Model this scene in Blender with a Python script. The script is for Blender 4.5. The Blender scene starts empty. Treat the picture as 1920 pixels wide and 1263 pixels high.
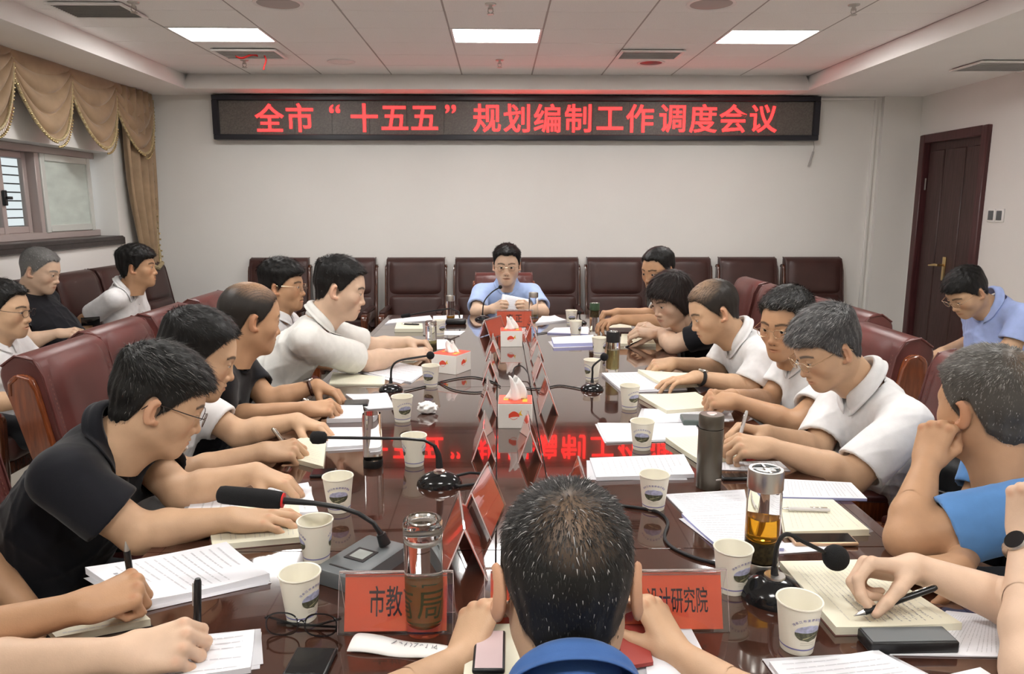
import bpy, bmesh, math, random
import numpy as np
from mathutils import Vector, Matrix, Quaternion

random.seed(7); RNG = np.random.default_rng(7)
scene = bpy.context.scene
COL = scene.collection
PI = math.pi
V = Vector
def rad(a): return math.radians(a)

# ------------------------------------------------------------------ camera
CAM_H, FPX, PITCH, YAW = 1.50, 1380.0, rad(9.99), rad(1.04)
cam = bpy.data.cameras.new('camera'); cam_o = bpy.data.objects.new('camera', cam); COL.objects.link(cam_o)
cam.sensor_fit = 'HORIZONTAL'; cam.sensor_width = 36; cam.lens = 36 * FPX / 1920
cam.clip_start = 0.05; cam.clip_end = 60
cam_o.location = (0, 0, CAM_H); cam_o.rotation_euler = (PI / 2 - PITCH, 0, -YAW)
scene.camera = cam_o
_f = V((math.sin(YAW) * math.cos(PITCH), math.cos(YAW) * math.cos(PITCH), -math.sin(PITCH)))
_r = V((math.cos(YAW), -math.sin(YAW), 0)); _u = _r.cross(_f)
def P(u, v, x=None, y=None, z=None):
    """a real place in the room, from where it is seen and one known coordinate"""
    d = _f + _r * ((u - 960) / FPX) - _u * ((v - 631.5) / FPX)
    if z is not None: t = (z - CAM_H) / d.z
    elif y is not None: t = y / d.y
    else: t = x / d.x
    return V((0, 0, CAM_H)) + d * t

# ------------------------------------------------------------------ world, exposure
w = bpy.data.worlds.new('daylight'); scene.world = w; w.use_nodes = True
bgn = w.node_tree.nodes['Background']; bgn.inputs[0].default_value = (0.90, 0.94, 0.98, 1); bgn.inputs[1].default_value = 0.8
scene.view_settings.view_transform = 'Standard'; scene.view_settings.look = 'None'
scene.view_settings.gamma = 1.0; scene.view_settings.use_curve_mapping = False
scene.view_settings.exposure = 0.24
LAMP_W = 31.0      # radiance of the ceiling panels

# ------------------------------------------------------------------ materials
MATS = {}
def mat(name, col=(0.8, 0.8, 0.8), rough=0.5, metal=0.0, spec=0.5, coat=0.0, noise=None, bump=None, trans=0.0, alpha=1.0,
        emit=None, attr=None, ior=1.45, sheen=0.0, coat_rough=0.05):
    """noise=(scale, amount, stretch): colour variation; bump=(scale, strength, stretch)"""
    if name in MATS: return MATS[name]
    m = bpy.data.materials.new(name); m.use_nodes = True; MATS[name] = m
    nt = m.node_tree; b = nt.nodes['Principled BSDF']; L = nt.links.new
    b.inputs['Base Color'].default_value = (*col, 1); b.inputs['Roughness'].default_value = rough
    b.inputs['Metallic'].default_value = metal; b.inputs['Specular IOR Level'].default_value = spec
    b.inputs['Coat Weight'].default_value = coat; b.inputs['Coat Roughness'].default_value = coat_rough
    b.inputs['Transmission Weight'].default_value = trans; b.inputs['Alpha'].default_value = alpha
    b.inputs['IOR'].default_value = ior
    if sheen: b.inputs['Sheen Weight'].default_value = sheen; b.inputs['Sheen Roughness'].default_value = 0.4
    if emit: b.inputs['Emission Color'].default_value = (*emit[0], 1); b.inputs['Emission Strength'].default_value = emit[1]
    src = None
    if attr:
        a = nt.nodes.new('ShaderNodeAttribute'); a.attribute_name = attr; src = a.outputs['Color']; L(src, b.inputs['Base Color'])
    if noise or bump: tc = nt.nodes.new('ShaderNodeTexCoord')
    def tex(scale, stretch, detail=4):
        mp = nt.nodes.new('ShaderNodeMapping'); L(tc.outputs['Object'], mp.inputs[0])
        mp.inputs['Scale'].default_value = stretch
        n = nt.nodes.new('ShaderNodeTexNoise'); n.inputs['Scale'].default_value = scale; n.inputs['Detail'].default_value = detail
        L(mp.outputs[0], n.inputs['Vector']); return n
    if noise:
        sc, am = noise[0], noise[1]; st = noise[2] if len(noise) > 2 else (1, 1, 1)
        n = tex(sc, st); mr = nt.nodes.new('ShaderNodeMapRange')
        mr.inputs[1].default_value = 0.3; mr.inputs[2].default_value = 0.7; mr.inputs[3].default_value = 1 - am; mr.inputs[4].default_value = 1 + am
        L(n.outputs[0], mr.inputs[0])
        mx = nt.nodes.new('ShaderNodeVectorMath'); mx.operation = 'SCALE'
        if src: L(src, mx.inputs[0])
        else: mx.inputs[0].default_value = col
        L(mr.outputs[0], mx.inputs['Scale']); L(mx.outputs[0], b.inputs['Base Color'])
    if bump:
        sc, am = bump[0], bump[1]; st = bump[2] if len(bump) > 2 else (1, 1, 1)
        n = tex(sc, st, 3); bp = nt.nodes.new('ShaderNodeBump'); bp.inputs['Strength'].default_value = am; bp.inputs['Distance'].default_value = 0.01
        L(n.outputs[0], bp.inputs['Height']); L(bp.outputs[0], b.inputs['Normal'])
    return m

M_WALL = mat('wall_paint', (0.79, 0.775, 0.745), 0.75, noise=(1.2, 0.025), bump=(60, 0.03))
M_CEILW = mat('soffit_paint', (0.93, 0.915, 0.895), 0.8, noise=(2.0, 0.02))
M_TILE = mat('ceiling_tile_paint', (0.94, 0.925, 0.905), 0.85, noise=(180, 0.05), bump=(260, 0.12))
M_GRID = mat('ceiling_grid_dark', (0.42, 0.39, 0.37), 0.6)
M_LAMP = mat('lamp_diffuser', (1, 1, 1), 0.4, emit=((1.0, 0.98, 0.95), LAMP_W))
M_WHITEMET = mat('white_metal', (0.85, 0.84, 0.82), 0.4)
M_FLOOR = mat('floor_tile_glaze', (0.70, 0.66, 0.57), 0.22, noise=(3, 0.05))
M_GROUT = mat('floor_grout', (0.35, 0.31, 0.26), 0.8)
M_DOOR = mat('door_walnut', (0.060, 0.030, 0.028), 0.42, noise=(14, 0.35, (6, 6, 0.35)), bump=(30, 0.08, (6, 6, 0.3)))
M_DOORF = mat('door_frame_walnut', (0.075, 0.024, 0.026), 0.32, noise=(14, 0.3, (6, 6, 0.35)))
M_BRASS = mat('brass', (0.75, 0.55, 0.27), 0.25, 1.0)
M_BLACKP = mat('black_plastic', (0.012, 0.012, 0.013), 0.35)
M_BLACKG = mat('black_gloss', (0.010, 0.010, 0.011), 0.12)
M_FOAM = mat('black_foam', (0.010, 0.010, 0.011), 0.95, bump=(900, 0.5))
M_RUBBER = mat('black_rubber', (0.014, 0.014, 0.015), 0.55)
M_GREYP = mat('grey_plastic', (0.11, 0.12, 0.125), 0.42)
M_CHROME = mat('chrome', (0.75, 0.74, 0.73), 0.16, 1.0)
M_STEEL = mat('brushed_steel', (0.55, 0.53, 0.50), 0.3, 1.0)
M_TABLE = mat('table_veneer', (0.050, 0.018, 0.011), 0.09, coat=1.0, coat_rough=0.02, spec=0.5, noise=(9, 0.28, (5, 0.5, 1)))
M_TABLE2 = mat('table_veneer_edge', (0.06, 0.017, 0.011), 0.2, coat=0.8, noise=(9, 0.28, (5, 0.5, 1)))
M_SEAM = mat('table_joint', (0.012, 0.006, 0.005), 0.6)
M_LEATHER = mat('brown_leather', (0.105, 0.030, 0.026), 0.33, spec=0.5, noise=(7, 0.16), bump=(420, 0.10))
M_LEATHER2 = mat('dark_brown_leather', (0.050, 0.020, 0.017), 0.36, spec=0.5, noise=(7, 0.16), bump=(420, 0.10))
M_CHWOOD = mat('chair_wood', (0.19, 0.048, 0.016), 0.2, coat=0.6, noise=(12, 0.35, (8, 8, 0.8)))
M_CHWOOD2 = mat('chair_wood_dark', (0.085, 0.026, 0.012), 0.25, coat=0.6, noise=(12, 0.35, (8, 8, 0.8)))
M_PINE = mat('light_oak', (0.62, 0.30, 0.085), 0.35, coat=0.3, noise=(10, 0.25, (8, 8, 0.8)))
M_STITCH = mat('leather_stitch', (0.23, 0.10, 0.075), 0.7)
M_CURT = mat('curtain_fabric', (0.34, 0.235, 0.14), 0.65, sheen=0.4, noise=(9, 0.14), bump=(300, 0.10))
M_CURT2 = mat('curtain_trim', (0.44, 0.35, 0.19), 0.5, noise=(90, 0.35))
M_BEAD = mat('gold_bead', (0.55, 0.43, 0.22), 0.2, 0.6)
M_WINF = mat('window_frame_aluminium', (0.46, 0.39, 0.37), 0.4, 0.2)
M_STONE = mat('dark_stone', (0.035, 0.026, 0.024), 0.28, noise=(40, 0.4))
M_GLASS = mat('window_glass', (0.9, 0.95, 0.93), 0.03, trans=1.0, ior=1.05, spec=0.4)
M_FROST = mat('frosted_glass', (0.60, 0.68, 0.63), 0.35, noise=(5, 0.12, (1, 1, 2.5)))
M_ACRE = mat('acrylic_edge', (0.86, 0.74, 0.72), 0.25)
M_REDREFL = mat('red_card_back_reflection', (0.74, 0.34, 0.29), 0.6)  # red card with reflected light painted in as paler pink
M_ACRYL = mat('clear_acrylic', (0.97, 0.96, 0.96), 0.02, trans=1.0, ior=1.42, spec=0.5)
M_BGLASS = mat('bottle_glass', (0.98, 0.98, 0.97), 0.01, trans=1.0, ior=1.12, spec=0.6)
M_RED = mat('red_card', (0.95, 0.15, 0.065), 0.55)
M_INK = mat('ink_dark', (0.055, 0.03, 0.04), 0.6)
M_PAPER = mat('white_paper', (0.80, 0.80, 0.84), 0.7)
M_CREAM = mat('cream_paper', (0.80, 0.765, 0.61), 0.7)
M_PRINT = mat('printed_ink', (0.28, 0.28, 0.31), 0.8)
M_PRINTL = mat('printed_ink_light', (0.60, 0.60, 0.63), 0.8)
M_RULE = mat('ruled_line', (0.66, 0.63, 0.53), 0.8)
M_CUP = mat('cup_paper', (0.86, 0.82, 0.70), 0.55)
M_CUPB = mat('cup_blue_band', (0.20, 0.19, 0.42), 0.55)
M_TEA = mat('tea_amber', (0.85, 0.42, 0.03), 0.02, trans=0.85, ior=1.2)
M_TEAL = mat('tea_green', (0.52, 0.48, 0.24), 0.05, trans=0.85, ior=1.2)
M_LEAF = mat('tea_leaves', (0.055, 0.040, 0.018), 0.8, noise=(120, 0.7))
M_OLIVE = mat('olive_metal', (0.105, 0.090, 0.070), 0.33, 0.45)
M_TISSUE = mat('tissue_paper', (0.90, 0.89, 0.87), 0.85)
M_BOXW = mat('box_white', (0.86, 0.83, 0.78), 0.45)
M_BOXR = mat('box_red', (0.80, 0.085, 0.045), 0.4)
M_BOXO = mat('box_gold', (0.85, 0.50, 0.05), 0.4)
M_LEDR = mat('led_red', (0.9, 0.02, 0.02), 0.5, emit=((1.0, 0.018, 0.018), 4.3))
M_LEDP = mat('led_panel', (0.125, 0.112, 0.100), 0.38, noise=(90, 0.25))
M_LEDF = mat('led_frame', (0.016, 0.017, 0.024), 0.35)

# ------------------------------------------------------------------ things, parts, mesh helpers
def tag(o, label=None, cat=None, group=None, kind=None):
    if label: o['label'] = label
    if cat: o['category'] = cat
    if group: o['group'] = group
    if kind: o['kind'] = kind
    return o
def thing(name, label, cat, loc=(0, 0, 0), rz=0, group=None):
    o = bpy.data.objects.new(name, None); COL.objects.link(o)
    o.empty_display_size = 0.1; o.location = loc; o.rotation_euler = (0, 0, rz)
    return tag(o, label, cat, group)
def link(name, me, parent=None):
    o = bpy.data.objects.new(name, me); COL.objects.link(o)
    if parent is not None: o.parent = parent
    return o
def copy_tree(o, parent=None):
    c = o.copy(); COL.objects.link(c); c.parent = parent
    for ch in o.children: copy_tree(ch, c)
    return c
def T(x=0, y=0, z=0): return Matrix.Translation((x, y, z))
def RX(a): return Matrix.Rotation(a, 4, 'X')
def RY(a): return Matrix.Rotation(a, 4, 'Y')
def RZ(a): return Matrix.Rotation(a, 4, 'Z')
I4 = Matrix.Identity(4)

class MB:
    """collects shapes into one mesh"""
    def __init__(s): s.bm = bmesh.new(); s.mats = []
    def mi(s, m):
        if m is None: return 0
        if m not in s.mats: s.mats.append(m)
        return s.mats.index(m)
    def _fin(s, faces, m, smooth):
        i = s.mi(m)
        for f in faces: f.material_index = i; f.smooth = smooth
    def box(s, c, d, bev=0.0, seg=2, m=None, M=I4, smooth=True):
        g = bmesh.ops.create_cube(s.bm, size=1.0, matrix=M @ T(*c) @ Matrix.Diagonal((*d, 1)))
        vs = g['verts']; fs = set(f for v in vs for f in v.link_faces)
        if bev > 0:
            es = list(set(e for v in vs for e in v.link_edges))
            r = bmesh.ops.bevel(s.bm, geom=es, offset=bev, segments=seg, profile=0.5, affect='EDGES')
            fs = set(f for f in fs if f.is_valid) | set(r['faces'])
        s._fin(fs, m, smooth and bev > 0); return s
    def prism(s, poly, a, b, m=None, M=I4, bev=0.0, seg=2, smooth=True):
        """poly in (y,z), extruded along x from a to b"""
        n = len(poly)
        v0 = [s.bm.verts.new(M @ V((a, p[0], p[1]))) for p in poly]; v1 = [s.bm.verts.new(M @ V((b, p[0], p[1]))) for p in poly]
        fs = [s.bm.faces.new(v0[::-1]), s.bm.faces.new(v1)]
        for i in range(n): fs.append(s.bm.faces.new((v0[i], v0[(i + 1) % n], v1[(i + 1) % n], v1[i])))
        if bev > 0:
            es = list(set(fs[0].edges) | set(fs[1].edges))
            r = bmesh.ops.bevel(s.bm, geom=es, offset=bev, segments=seg, profile=0.5, affect='EDGES')
            fs = [f for f in fs if f.is_valid] + list(r['faces'])
        s._fin(fs, m, smooth); return s
    def tube(s, pts, r, n=8, m=None, M=I4, caps=True):
        pts = [M @ V(p) for p in pts]; k = len(pts)
        rs = r if isinstance(r, (list, tuple)) else [r] * k
        t = [(pts[min(i + 1, k - 1)] - pts[max(i - 1, 0)]).normalized() for i in range(k)]
        nrm = t[0].orthogonal().normalized(); rings = []
        for i in range(k):
            nrm = (nrm - t[i] * nrm.dot(t[i])).normalized(); bn = t[i].cross(nrm)
            rings.append([s.bm.verts.new(pts[i] + (nrm * math.cos(2 * PI * j / n) + bn * math.sin(2 * PI * j / n)) * rs[i]) for j in range(n)])
        fs = []
        for i in range(k - 1):
            for j in range(n): fs.append(s.bm.faces.new((rings[i][j], rings[i][(j + 1) % n], rings[i + 1][(j + 1) % n], rings[i + 1][j])))
        if caps: fs.append(s.bm.faces.new(rings[0][::-1])); fs.append(s.bm.faces.new(rings[-1]))
        s._fin(fs, m, True); return s
    def lathe(s, prof, n=24, m=None, M=I4, sx=1, sy=1):
        """prof: list of (r,z[,material]); open ends with r>0 stay open"""
        rings = []
        for p in prof:
            if p[0] < 1e-6: rings.append([s.bm.verts.new(M @ V((0, 0, p[1])))])
            else: rings.append([s.bm.verts.new(M @ V((p[0] * sx * math.cos(2 * PI * j / n), p[0] * sy * math.sin(2 * PI * j / n), p[1]))) for j in range(n)])
        for i in range(len(prof) - 1):
            a, b = rings[i], rings[i + 1]; fs = []
            for j in range(n):
                k = (j + 1) % n
                if len(a) == 1 and len(b) == 1: continue
                if len(a) == 1: fs.append(s.bm.faces.new((a[0], b[k], b[j])))
                elif len(b) == 1: fs.append(s.bm.faces.new((a[j], a[k], b[0])))
                else: fs.append(s.bm.faces.new((a[j], a[k], b[k], b[j])))
            s._fin(fs, prof[i + 1][2] if len(prof[i + 1]) > 2 else m, True)
        return s
    def sphere(s, c, r, m=None, n=12, M=I4, sc=(1, 1, 1)):
        g = bmesh.ops.create_uvsphere(s.bm, u_segments=n, v_segments=max(6, n * 2 // 3), radius=r, matrix=M @ T(*c) @ Matrix.Diagonal((*sc, 1)))
        s._fin(set(f for v in g['verts'] for f in v.link_faces), m, True); return s
    def grid(s, fn, nu, nv, m=None, closed_u=False, smooth=True):
        """fn(u,v) -> point, u,v in 0..1"""
        vs = [[s.bm.verts.new(fn(i / nu, j / nv)) for j in range(nv + 1)] for i in range(nu if closed_u else nu + 1)]
        fs = []
        for i in range(nu):
            for j in range(nv):
                a, b = vs[i], vs[(i + 1) % len(vs)]
                fs.append(s.bm.faces.new((a[j], b[j], b[j + 1], a[j + 1])))
        s._fin(fs, m, smooth); return s
    def poly(s, pts, m=None):
        f = s.bm.faces.new([s.bm.verts.new(V(p)) for p in pts]); s._fin([f], m, False); return s
    def mesh(s, name, sharp=38):
        me = bpy.data.meshes.new(name); bmesh.ops.recalc_face_normals(s.bm, faces=s.bm.faces)
        s.bm.to_mesh(me); s.bm.free()
        for m in s.mats: me.materials.append(m)
        if sharp: me.set_sharp_from_angle(angle=rad(sharp))
        return me
    def build(s, name, parent=None, sharp=38): return link(name, s.mesh(name, sharp), parent)

def solid(o, t, offset=0):
    md = o.modifiers.new('thickness', 'SOLIDIFY'); md.thickness = t; md.offset = offset; return o
def struct(name, mb, parent=None):
    o = mb.build(name, parent)
    if parent is None: o['kind'] = 'structure'
    return o
def text_mesh(body, size, bold=0.0, depth=0.0, sx=1.0):
    c = bpy.data.curves.new('lettering', 'FONT'); c.body = body; c.size = size; c.align_x = 'CENTER'; c.align_y = 'CENTER'
    c.offset = bold * size; c.extrude = depth; c.resolution_u = 3
    o = bpy.data.objects.new('lettering', c); COL.objects.link(o)
    dg = bpy.context.evaluated_depsgraph_get()
    me = bpy.data.meshes.new_from_object(o.evaluated_get(dg)); bpy.data.objects.remove(o); bpy.data.curves.remove(c)
    if sx != 1.0: me.transform(Matrix.Diagonal((sx, 1, 1, 1)))
    return me
# ================================================================== ROOM
XL, XR, YB, YF, ZS, ZC = -3.07, 3.74, 6.72, -2.4, 2.46, 2.60
struct('wall_back', MB().box(((XL + XR) / 2, YB + 0.08, 1.35), (XR - XL + 1.2, 0.16, 2.9), m=M_WALL))
struct('wall_front', MB().box(((XL + XR) / 2, YF - 0.08, 1.35), (XR - XL + 1.2, 0.16, 2.9), m=M_WALL))
# left wall with the window opening (z 1.27-1.93, y 2.2-6.05)
WY0, WY1, WZ0, WZ1, WT = 1.9, 6.08, 1.27, 1.925, 0.30
b = MB()
b.box((XL - WT / 2, (YF + YB) / 2, WZ0 / 2 - 0.05), (WT, YB - YF, WZ0 + 0.1), m=M_WALL)
b.box((XL - WT / 2, (YF + YB) / 2, (WZ1 + 2.8) / 2), (WT, YB - YF, 2.8 - WZ1), m=M_WALL)
b.box((XL - WT / 2, (YF + WY0) / 2, (WZ0 + WZ1) / 2), (WT, WY0 - YF, WZ1 - WZ0), m=M_WALL)
b.box((XL - WT / 2, (YB + WY1) / 2, (WZ0 + WZ1) / 2), (WT, YB - WY1, WZ1 - WZ0), m=M_WALL)
struct('wall_left', b)
# right wall with the door opening
DY0, DY1, DZ = 5.70, 6.60, 2.12
b = MB()
b.box((XR + 0.1, (YF + DY0) / 2, 1.35), (0.2, DY0 - YF, 2.9), m=M_WALL)
b.box((XR + 0.1, (YB + DY1) / 2, 1.35), (0.2, YB - DY1, 2.9), m=M_WALL)
b.box((XR + 0.1, (DY0 + DY1) / 2, (DZ + 2.8) / 2), (0.2, DY1 - DY0, 2.8 - DZ), m=M_WALL)
struct('wall_right', b)
# pilaster in the right back corner and cable conduit
struct('trim_1', MB().box((3.57, YB - 0.02, 1.23), (0.34, 0.05, 2.46), m=M_WALL))
b = MB(); b.box((3.345, YB - 0.012, 1.22), (0.028, 0.022, 2.45), 0.004, m=M_WALL); b.box((3.06, YB - 0.012, 2.44), (0.57, 0.022, 0.02), 0.004, m=M_WALL)
struct('trim_2', b)
# floor: slab and tiles
fl = struct('floor', MB().box(((XL + XR) / 2, (YF + YB) / 2, -0.06), (XR - XL + 0.4, YB - YF + 0.3, 0.1), m=M_GROUT))
ft = MB().box((0, 0, -0.005), (0.797, 0.797, 0.012), 0.002, 1, m=M_FLOOR).mesh('floor_tile')
for i in range(9):
    for j in range(12):
        o = link('floor_tile', ft, fl); o.location = (XL + 0.24 + 0.8 * i, YF + 0.3 + 0.8 * j, 0)
        if not (XL < o.location.x < XR + 0.3 and o.location.y < YB + 0.3): bpy.data.objects.remove(o)
# baseboards
for nm, c, d in (('baseboard_back', ((XL + XR) / 2, YB - 0.008, 0.06), (XR - XL, 0.016, 0.12)), ('baseboard_left', (XL + 0.008, (YF + YB) / 2, 0.06), (0.016, YB - YF, 0.12)),
                 ('baseboard_right', (XR - 0.008, (YF + DY0 - 0.1) / 2, 0.06), (0.016, DY0 - 0.1 - YF, 0.12))):
    struct(nm, MB().box(c, d, 0.004, 1, m=M_DOORF))
# ceiling: slab above, the dropped border around the tray, tiles
TX0, TX1, TYB = -2.60, 2.62, 6.42
cl = struct('ceiling', MB().box(((XL + XR) / 2, (YF + YB) / 2, ZC + 0.10), (XR - XL + 1.2, YB - YF + 0.6, 0.1), m=M_CEILW))
def border(name, poly, a, b, M): struct(name, MB().prism(poly, a, b, m=M_CEILW, M=M))
# left border (runs along y): section in (x,z)
def yprism(name, sec, y0, y1):
    bb = MB(); M = Matrix(((0, 1, 0, 0), (1, 0, 0, 0), (0, 0, 1, 0), (0, 0, 0, 1))); bb.prism(sec, y0, y1, m=M_CEILW, M=M, smooth=False); return struct(name, bb)
yprism('trim_3', [(XL, ZS), (TX0 + 0.03, ZS), (TX0 - 0.03, ZC), (TX0 - 0.03, ZC + 0.06), (XL, ZC + 0.06)], YF, YB)
yprism('trim_4', [(XR, ZS), (TX1 - 0.03, ZS), (TX1 + 0.03, ZC), (TX1 + 0.03, ZC + 0.06), (XR, ZC + 0.06)], YF, YB)
struct('trim_5', MB().prism([(YB, ZS + 0.001), (6.36, ZS + 0.001), (6.50, ZC), (6.50, ZC + 0.06), (YB, ZC + 0.06)], TX0, TX1, m=M_CEILW, smooth=False))
TW, TD, TXS, TYS = 0.59, 0.41, -2.665, 6.51
lamps_at = {}
tile_me = MB().box((0, 0, 0.008), (TW - 0.006, TD - 0.005, 0.016), 0.003, 1, m=M_TILE).mesh('ceiling_tile')
lamp_cells = {(i, j) for i in (1, 4, 7) for j in (3, 9, 15)}   # column, row counted from the back
vent_cells = set()
rib = {}
for i in range(9):
    for j in range(21):
        cx, cy = TXS + TW * (i + 0.5), TYS - TD * (j + 0.5)
        if (i, j) in lamp_cells or (i, j) in vent_cells: continue
        o = link('ceiling_tile', tile_me, cl); o.location = (cx, cy, ZC + random.uniform(0, 0.0015))
        o.rotation_euler = (random.uniform(-0.0025, 0.0025), random.uniform(-0.0015, 0.0015), 0)
for i in range(10):
    o = MB().box((0, (TYS + YF) / 2, ZC + 0.006), (0.012, TYS - YF, 0.010), m=M_GRID).build('grid_rail', cl); o.location.x = TXS + TW * i
for j in range(22):
    o = MB().box(((TX0 + TX1) / 2, 0, ZC + 0.012), (TX1 - TX0, 0.010, 0.010), m=M_GRID).build('grid_rail', cl); o.location.y = TYS - TD * j
# ceiling lamps
pos_words = {1: 'left', 4: 'middle', 7: 'right'}; row_words = {3: 'nearest the red sign', 9: 'in the row over the table', 15: 'in the row behind the table end'}
for (i, j) in sorted(lamp_cells):
    cx, cy = TXS + TW * (i + 0.5), TYS - TD * (j + 0.5)
    t = thing('ceiling_lamp', f'flat white rectangular ceiling light panel, {pos_words[i]} one {row_words[j]}', 'lamp', (cx, cy, ZC), group='flat ceiling light panels')
    w2, d2 = TW - 0.008, TD - 0.008
    f = MB()
    for sx in (-1, 1): f.box((sx * (w2 / 2 - 0.008), 0, 0.006), (0.016, d2, 0.016), 0.002, 1, m=M_WHITEMET)
    for sy in (-1, 1): f.box((0, sy * (d2 / 2 - 0.008), 0.006), (w2 - 0.03, 0.016, 0.016), 0.002, 1, m=M_WHITEMET)
    f.build('frame', t)
    MB().box((0, 0, 0.010), (w2 - 0.028, d2 - 0.028, 0.008), m=M_LAMP).build('diffuser', t)
# air vents
def vent(label, c, w_, d_, n, slat_m, along_x=True):
    t = thing('air_vent', label, 'air vent', c)
    f = MB()
    for sx in (-1, 1): f.box((sx * (w_ / 2 - 0.012), 0, 0), (0.024, d_, 0.012), 0.003, 1, m=M_WHITEMET)
    for sy in (-1, 1): f.box((0, sy * (d_ / 2 - 0.012), 0), (w_ - 0.04, 0.024, 0.012), 0.003, 1, m=M_WHITEMET)
    f.build('frame', t)
    MB().box((0, 0, 0.009), (w_ - 0.03, d_ - 0.03, 0.004), m=M_GREYP).build('duct_opening', t)
    sm = MB().box((0, 0, 0), (w_ - 0.05, 0.020, 0.002), m=slat_m, M=RX(rad(38))).mesh('slat')
    for k in range(n):
        o = link('slat', sm, t); o.location = (0, -(d_ / 2 - 0.035) + (d_ - 0.07) * k / (n - 1), 0.0)
    return t
M_SLATG = mat('vent_slat_grey', (0.42, 0.40, 0.38), 0.5)
vent('grey louvred air vent in the ceiling above the curtains', (-2.25, 4.44, ZC - 0.012), 0.42, 0.32, 12, M_SLATG)
vv = vent('white ceiling air vent with a red ribbon, behind the left light panel', (-1.79, 5.63, ZC - 0.012), 0.46, 0.32, 9, M_WHITEMET)
M_RIB = mat('red_ribbon', (0.75, 0.03, 0.03), 0.5)
rb = MB().grid(lambda u, v: V((-0.10 + 0.16 * u, -0.03 + 0.012 * v, -0.012 - 0.012 * math.sin(6 * u) - 0.012 * v)), 10, 1, M_RIB)
rb.grid(lambda u, v: V((0.10 + 0.01 * math.sin(5 * u) + 0.012 * v, -0.02, -0.01 - 0.10 * u)), 8, 1, M_RIB); o = rb.build('ribbon', vv); solid(o, 0.001)
vent('ceiling air vent with bent slats, right of the middle light panel', (1.10, 5.60, ZC - 0.012), 0.46, 0.30, 6, M_WHITEMET)
vent('flat white air vent in the right soffit above the door side', (3.45, 5.22, ZS - 0.012), 0.52, 0.36, 8, M_WHITEMET)
for lab, x, y, m_ in (('round ceiling speaker at top left of the view', -1.2, 4.30, M_SLATG), ('small round ceiling speaker between left and middle light panels', -1.2, 5.94, M_WHITEMET),
                  ('round ceiling speaker at top right of the view', 1.17, 4.27, M_SLATG), ('dark round ceiling speaker near the bent air vent', 1.18, 5.94, M_LEDF)):
    t = thing('ceiling_speaker', lab, 'speaker', (x, y, ZC)); r_ = 0.115 if m_ is M_SLATG else 0.085
    MB().lathe([(r_ + 0.022, 0.0), (r_ + 0.02, -0.008), (r_, -0.006), (r_, 0.0)], 28, M_WHITEMET).build('rim', t)
    MB().lathe([(r_, -0.004), (r_ * 0.7, -0.008), (0.0, -0.010)], 28, m_).build('grille', t)
for lab, x, y in (('ceiling sprinkler by the grey louvred vent', -1.985, 4.30), ('ceiling sprinkler under the ribbon vent', -1.925, 5.90), ('ceiling sprinkler before the middle light panel', -0.04, 4.30),
                  ('ceiling sprinkler behind the middle light panel', 0.013, 5.86), ('ceiling sprinkler before the right light panel', 1.964, 4.28)):
    t = thing('sprinkler', lab, 'sprinkler', (x, y, ZC))
    MB().lathe([(0.032, 0), (0.030, -0.006), (0.010, -0.009), (0.010, -0.03), (0, -0.03)], 14, M_STEEL).build('escutcheon', t)
    MB().tube([(0.012, 0, -0.02), (0.014, 0, -0.042), (0.003, 0, -0.052)], 0.003, 6, M_STEEL).tube([(-0.012, 0, -0.02), (-0.014, 0, -0.042), (-0.003, 0, -0.052)], 0.003, 6, M_STEEL).build('yoke', t)
    MB().lathe([(0.0, -0.05), (0.020, -0.053), (0.018, -0.056), (0, -0.056)], 12, M_STEEL).build('deflector', t)

# LED sign
SX0, SX1, SZ0, SZ1, SY = -2.46, 2.81, 2.078, 2.45, 6.64
sg = thing('led_sign', 'long dark LED sign with glowing red Chinese characters on the back wall', 'sign', ((SX0 + SX1) / 2, SY, SZ0))
SWd, SHt = SX1 - SX0, SZ1 - SZ0
f = MB()
f.box((0, 0.02, 0.022), (SWd, 0.10, 0.044), 0.004, 1, m=M_LEDF); f.box((0, 0.02, SHt - 0.022), (SWd, 0.10, 0.044), 0.004, 1, m=M_LEDF)
for sx in (-1, 1): f.box((sx * (SWd / 2 - 0.024), 0.02, SHt / 2), (0.048, 0.10, SHt - 0.088), m=M_LEDF)
f.build('frame', sg)
nm = 16; mw = (SWd - 0.096) / nm
pm = MB().box((0, 0.03, SHt / 2), (mw - 0.002, 0.05, SHt - 0.088), m=M_LEDP).mesh('led_module')
for k in range(nm):
    o = link('led_module', pm, sg); o.location.x = -SWd / 2 + 0.048 + mw * (k + 0.5)
chars = '全市“十五五”规划编制工作调度会议'
cu = [505, 562, 628, 683, 740, 796, 845, 913, 969, 1026, 1084, 1144, 1200, 1261, 1319, 1375, 1432]
for ch, u in zip(chars, cu):
    me = text_mesh(ch, 0.252, 0.012, 0.0005); me.materials.clear(); me.materials.append(M_LEDR)
    xs = [v.co.x for v in me.vertices]; zs = [v.co.y for v in me.vertices]
    q = P(u, 222, y=SY); o = link('character', me, sg); o.rotation_euler = (PI / 2, 0, 0)
    cy_ = (min(zs) + max(zs)) / 2 if ch not in '“”' else (max(zs) - 0.11)
    o.location = (q.x - (SX0 + SX1) / 2 - (min(xs) + max(xs)) / 2, -0.0 + 0.002, SHt / 2 - cy_)
t = MB(); t.tube([(0, 0, 0), (0.01, 0, -0.05), (0.005, 0, -0.09)], 0.003, 6, M_SLATG); t.tube([(0.005, 0, -0.09), (-0.03, 0, -0.22)], 0.008, 6, M_SLATG)
o = t.build('pull_cord'); o.location = (2.80, YB - 0.03, 2.078); tag(o, 'short grey cord hanging below the right end of the LED sign', 'cord')

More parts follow.
